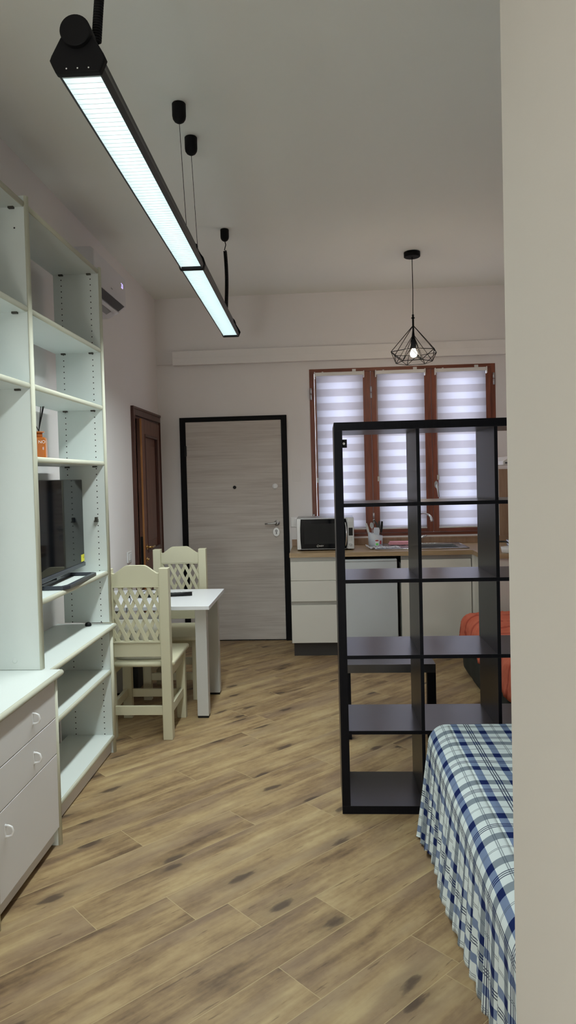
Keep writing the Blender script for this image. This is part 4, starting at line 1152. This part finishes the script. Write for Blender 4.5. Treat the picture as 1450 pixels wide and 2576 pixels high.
def throw_mesh():
    bm = bmesh.new(); na, nb = 46, 90; g = []
    X0, X1_, Yn, Yf, zt = 1.078, XR-.012, 3.83, 5.745, .470
    rnd = random.Random(9)
    drop = .27
    for j in range(nb+1):
        # along Y, then down the far end
        s = j/nb*(Yf-Yn+.22); row = []
        for i in range(na+1):
            a = i/na*(X1_-X0+drop)-drop       # <0 hangs on the left side
            rd = .085
            def edge(d):   # distance past the edge -> (outward, down)
                if d <= 0: return d, 0
                if d < rd*PI/2: t = d/rd; return rd*math.sin(t), rd*(1-math.cos(t))
                return rd+(d-rd*PI/2)*.06, rd+(d-rd*PI/2)
            ox, dzx = edge(-a+.0) if a < 0 else (0, 0)
            d2 = s-(Yf-Yn-rd)
            oy, dzy = edge(d2) if d2 > 0 else (0, 0)
            x = X0+rd-ox if a < 0 else X0+rd+a*(X1_-X0-rd)/(X1_-X0)
            y = (Yf-rd+oy) if d2 > 0 else Yn+s
            z = zt+.035*max(0, (x-1.3)/.65)-max(dzx, dzy)-.25*min(dzx, dzy)
            pl = math.sin((s+a*.35)*30+.8*math.sin(s*9))*.003+math.sin(s*19+a*6)*.004
            fold = math.exp(-((((s*2.2+a*3) % .5)-.25)/.04)**2)*.010
            if a < 0: x -= (pl*1.5+fold)*min(1, dzx/.1)
            z += pl*.6+fold if dzx < .05 and dzy < .05 else 0
            if a <= -drop+.001: x -= .002; z += .02*math.sin(s*11)
            row.append(bm.verts.new((x-.006, y+.004, z)))
        g.append(row)
    for j in range(nb):
        for i in range(na):
            f = bm.faces.new([g[j][i], g[j][i+1], g[j+1][i+1], g[j+1][i]]); f.smooth = True
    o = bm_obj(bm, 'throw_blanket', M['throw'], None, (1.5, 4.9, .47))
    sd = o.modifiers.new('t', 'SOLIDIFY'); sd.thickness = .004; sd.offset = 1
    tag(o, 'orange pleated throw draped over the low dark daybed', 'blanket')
throw_mesh()

# ------------------------------------------------------------------ bed with plaid bedspread
bd_ = thing('bed', 'double bed fully covered by a blue plaid bedspread', 'bed', (1.19, 2.1, 0))
MB().box(.50, 1.06, .06, 1.92, 3.06, .24).build('base', M['daybase'], bd_, .01)
for x in (.55, 1.82):
    for y in (1.12, 2.95): MB().box(x, y, 0, x+.06, y+.06, .06).build('leg', M['blackp'], bd_)
bm_obj(soft_block(.50, 1.92, 1.06, 3.07, .2405, .478, .07, 20, wr=.004), 'mattress', M['mattress'], bd_)
def bedspread():
    import mathutils.noise as mn
    bm = bmesh.new(); uvl = bm.loops.layers.uv.new('cloth')
    ex, ey, zt, rd = .515, 3.070, .492, .090       # start of the rounding (left edge x, far edge y)
    y_near, x_right = 1.04, 1.93
    DR = rd*PI/2+.335
    nd = 44
    # perimeter samples: (corner-origin point, outward direction, arclength)
    per = []; s = 0; step = .011
    y = y_near
    while y < ey: per.append((Vector((ex, y)), Vector((-1,0)), s)); y += step; s += step
    k = 22
    for i in range(k+1):
        t = PI/2*i/k; per.append((Vector((ex, ey)), Vector((-math.cos(t), math.sin(t))), s)); s += .016
    x = ex+step
    while x < x_right: per.append((Vector((x, ey)), Vector((0,1)), s)); x += .02; s += .02
    vv = {}; uvs = {}
    def top_z(x, y): return zt+.004*mn.noise(Vector((x*5, y*5, 1)))+.003*mn.noise(Vector((x*13, y*9, 2)))
    rows = []
    for p, d, sl in per:
        row = []
        corner = abs(d.x) > .01 and abs(d.y) > .01
        yend = abs(d.y) > .7
        fo = math.sin(sl*78+1.8*math.sin(sl*6.1))+.5*math.sin(sl*131+1.2*math.sin(sl*5.3)+1)+1.2*mn.noise(Vector((sl*11, 3, 0)))
        fl = mn.noise(Vector((sl*3.1, 7, 0)))
        for j in range(nd+1):
            dd = (DR-.02*(1-min(1, max(0, (p.y-1.7)/1.2)))+.075*math.exp(-((sl-2.05)/.22)**2))*j/nd
            if dd < rd*PI/2: t = dd/rd; o, dn = rd*math.sin(t), rd*(1-math.cos(t))
            else:
                e = dd-rd*PI/2; q = e/.35
                nr = min(1, max(0, (p.y-1.7)/1.2)); sl_ = (.01+.12*min(1, nr*1.5)-.03*nr) if not yend else .03
                o, dn = rd+e*sl_, rd+e*(.995)
                amp = (.0015+.0058*q**1.2)*(1 if not yend else .45)
                o += amp*fo*min(1, e/.05)+.012*fl*q
                if yend: o = min(o, .185)
            P = p+d*o
            z = top_z(P.x, P.y)-dn+(.010*mn.noise(Vector((sl*9, 1, 4))) if j == nd else 0)
            if P.y > 3.278: P.y = 3.278
            v = bm.verts.new((P.x, P.y, max(z, .012))); uvs[v] = (p.x+d.x*dd, p.y+d.y*dd); row.append(v)
        rows.append(row)
    faces = []
    for i in range(len(rows)-1):
        for j in range(nd): faces.append(bm.faces.new([rows[i][j], rows[i][j+1], rows[i+1][j+1], rows[i+1][j]]))
    # top sheet
    ny = int((ey-y_near)/.03)+1; nx = 48; g = []
    for j in range(ny+1):
        row = []
        for i in range(nx+1):
            x = ex+(x_right-ex)*i/nx; y = y_near+(ey-y_near)*j/ny
            v = bm.verts.new((x, y, top_z(x, y))); uvs[v] = (x, y); row.append(v)
        g.append(row)
    for j in range(ny):
        for i in range(nx): faces.append(bm.faces.new([g[j][i], g[j][i+1], g[j+1][i+1], g[j+1][i]]))
    for f in faces:
        f.smooth = True
        for lp in f.loops:
            u_, v_ = uvs[lp.vert]
            # offsets place the broad stripes as on the bed
            lp[uvl].uv = (u_-.433+.052+2*.104*6+.104, v_-2.93+.123+.246*20)
    bmesh.ops.recalc_face_normals(bm, faces=bm.faces[:])
    o = bm_obj(bm, 'bedspread', M['plaid'], None, (1.2, 2.1, .49))
    sd = o.modifiers.new('t', 'SOLIDIFY'); sd.thickness = .0015; sd.offset = 0
    tag(o, 'white and blue plaid cotton bedspread with ruffled side', 'bedspread')
bedspread()

# ------------------------------------------------------------------ lights
def area(name, loc, rot, sx, sy, power, color, spread=180):
    l = bpy.data.lights.new(name, 'AREA'); l.shape = 'RECTANGLE'; l.size = sx; l.size_y = sy; l.energy = power; l.color = color; l.spread = math.radians(spread)
    o = bpy.data.objects.new(name, l); COL.objects.link(o); o.location = loc; o.rotation_euler = rot; return o
for y0, y1 in ((1.80,3.470),(3.500,5.15)):
    yc = (y0+y1)/2
    area('lamp_light', (LC(yc), yc, LZ-.002), (0,0,.0155), .10, y1-y0, 17.5, (.90,1.0,.985), 146)
pl_ = bpy.data.lights.new('bulb_light', 'POINT'); pl_.energy = 7; pl_.color = (1,.80,.58); pl_.shadow_soft_size = .035
o = bpy.data.objects.new('bulb_light', pl_); COL.objects.link(o); o.location = (.74, 5.72, 2.485)
# added fill light, unseen behind the viewpoint, to brighten ceiling and near walls
pl_ = bpy.data.lights.new('fill_light', 'POINT'); pl_.energy = 50; pl_.color = (.97,1,.95); pl_.shadow_soft_size = .15
o = bpy.data.objects.new('fill_light', pl_); COL.objects.link(o); o.location = (-.8, -1.4, 1.25)

w = bpy.data.worlds.new('sky'); S.world = w; w.use_nodes = True
nt = w.node_tree; nt.nodes.clear(); bg = nt.nodes.new('ShaderNodeBackground'); ow = nt.nodes.new('ShaderNodeOutputWorld')
bg.inputs[0].default_value = (.80,.87,1.0,1); bg.inputs[1].default_value = 4.0; nt.links.new(bg.outputs[0], ow.inputs[0])
# portal to help the daylight through the window
po = area('window_portal', ((W0+W1)/2, YB+T+.02, (WZ0+WZ1)/2), (-PI/2,0,0), W1-W0, WZ1-WZ0, 1, (1,1,1)); po.data.cycles.is_portal = True

# ------------------------------------------------------------------ camera
cam = bpy.data.cameras.new('camera'); co = bpy.data.objects.new('camera', cam); COL.objects.link(co); S.camera = co
r = Vector((0.99787061, 0.06000615, -0.0255639)); u = Vector((0.0237709, 0.03040645, 0.99925492)); f = Vector((-0.06073875, 0.99773479, -0.02891531))
mt = Matrix.Identity(4)
for i in range(3): mt[i][0] = r[i]; mt[i][1] = u[i]; mt[i][2] = -f[i]
mt.translation = Vector((0, 0, 1.5758)); co.matrix_world = mt
cam.sensor_fit = 'VERTICAL'; cam.sensor_height = 36; cam.sensor_width = 36
cam.lens = 1796.94*36/2576; cam.shift_x = (725-704.19)/2576; cam.shift_y = -(1288-1252.72)/2576
cam.clip_start = .02

for o in bpy.data.objects:
    if '_o' in o: del o['_o']
S.view_settings.view_transform = 'Standard'; S.view_settings.look = 'None'; S.view_settings.gamma = 1; S.view_settings.exposure = 0.22
S.view_settings.use_curve_mapping = False
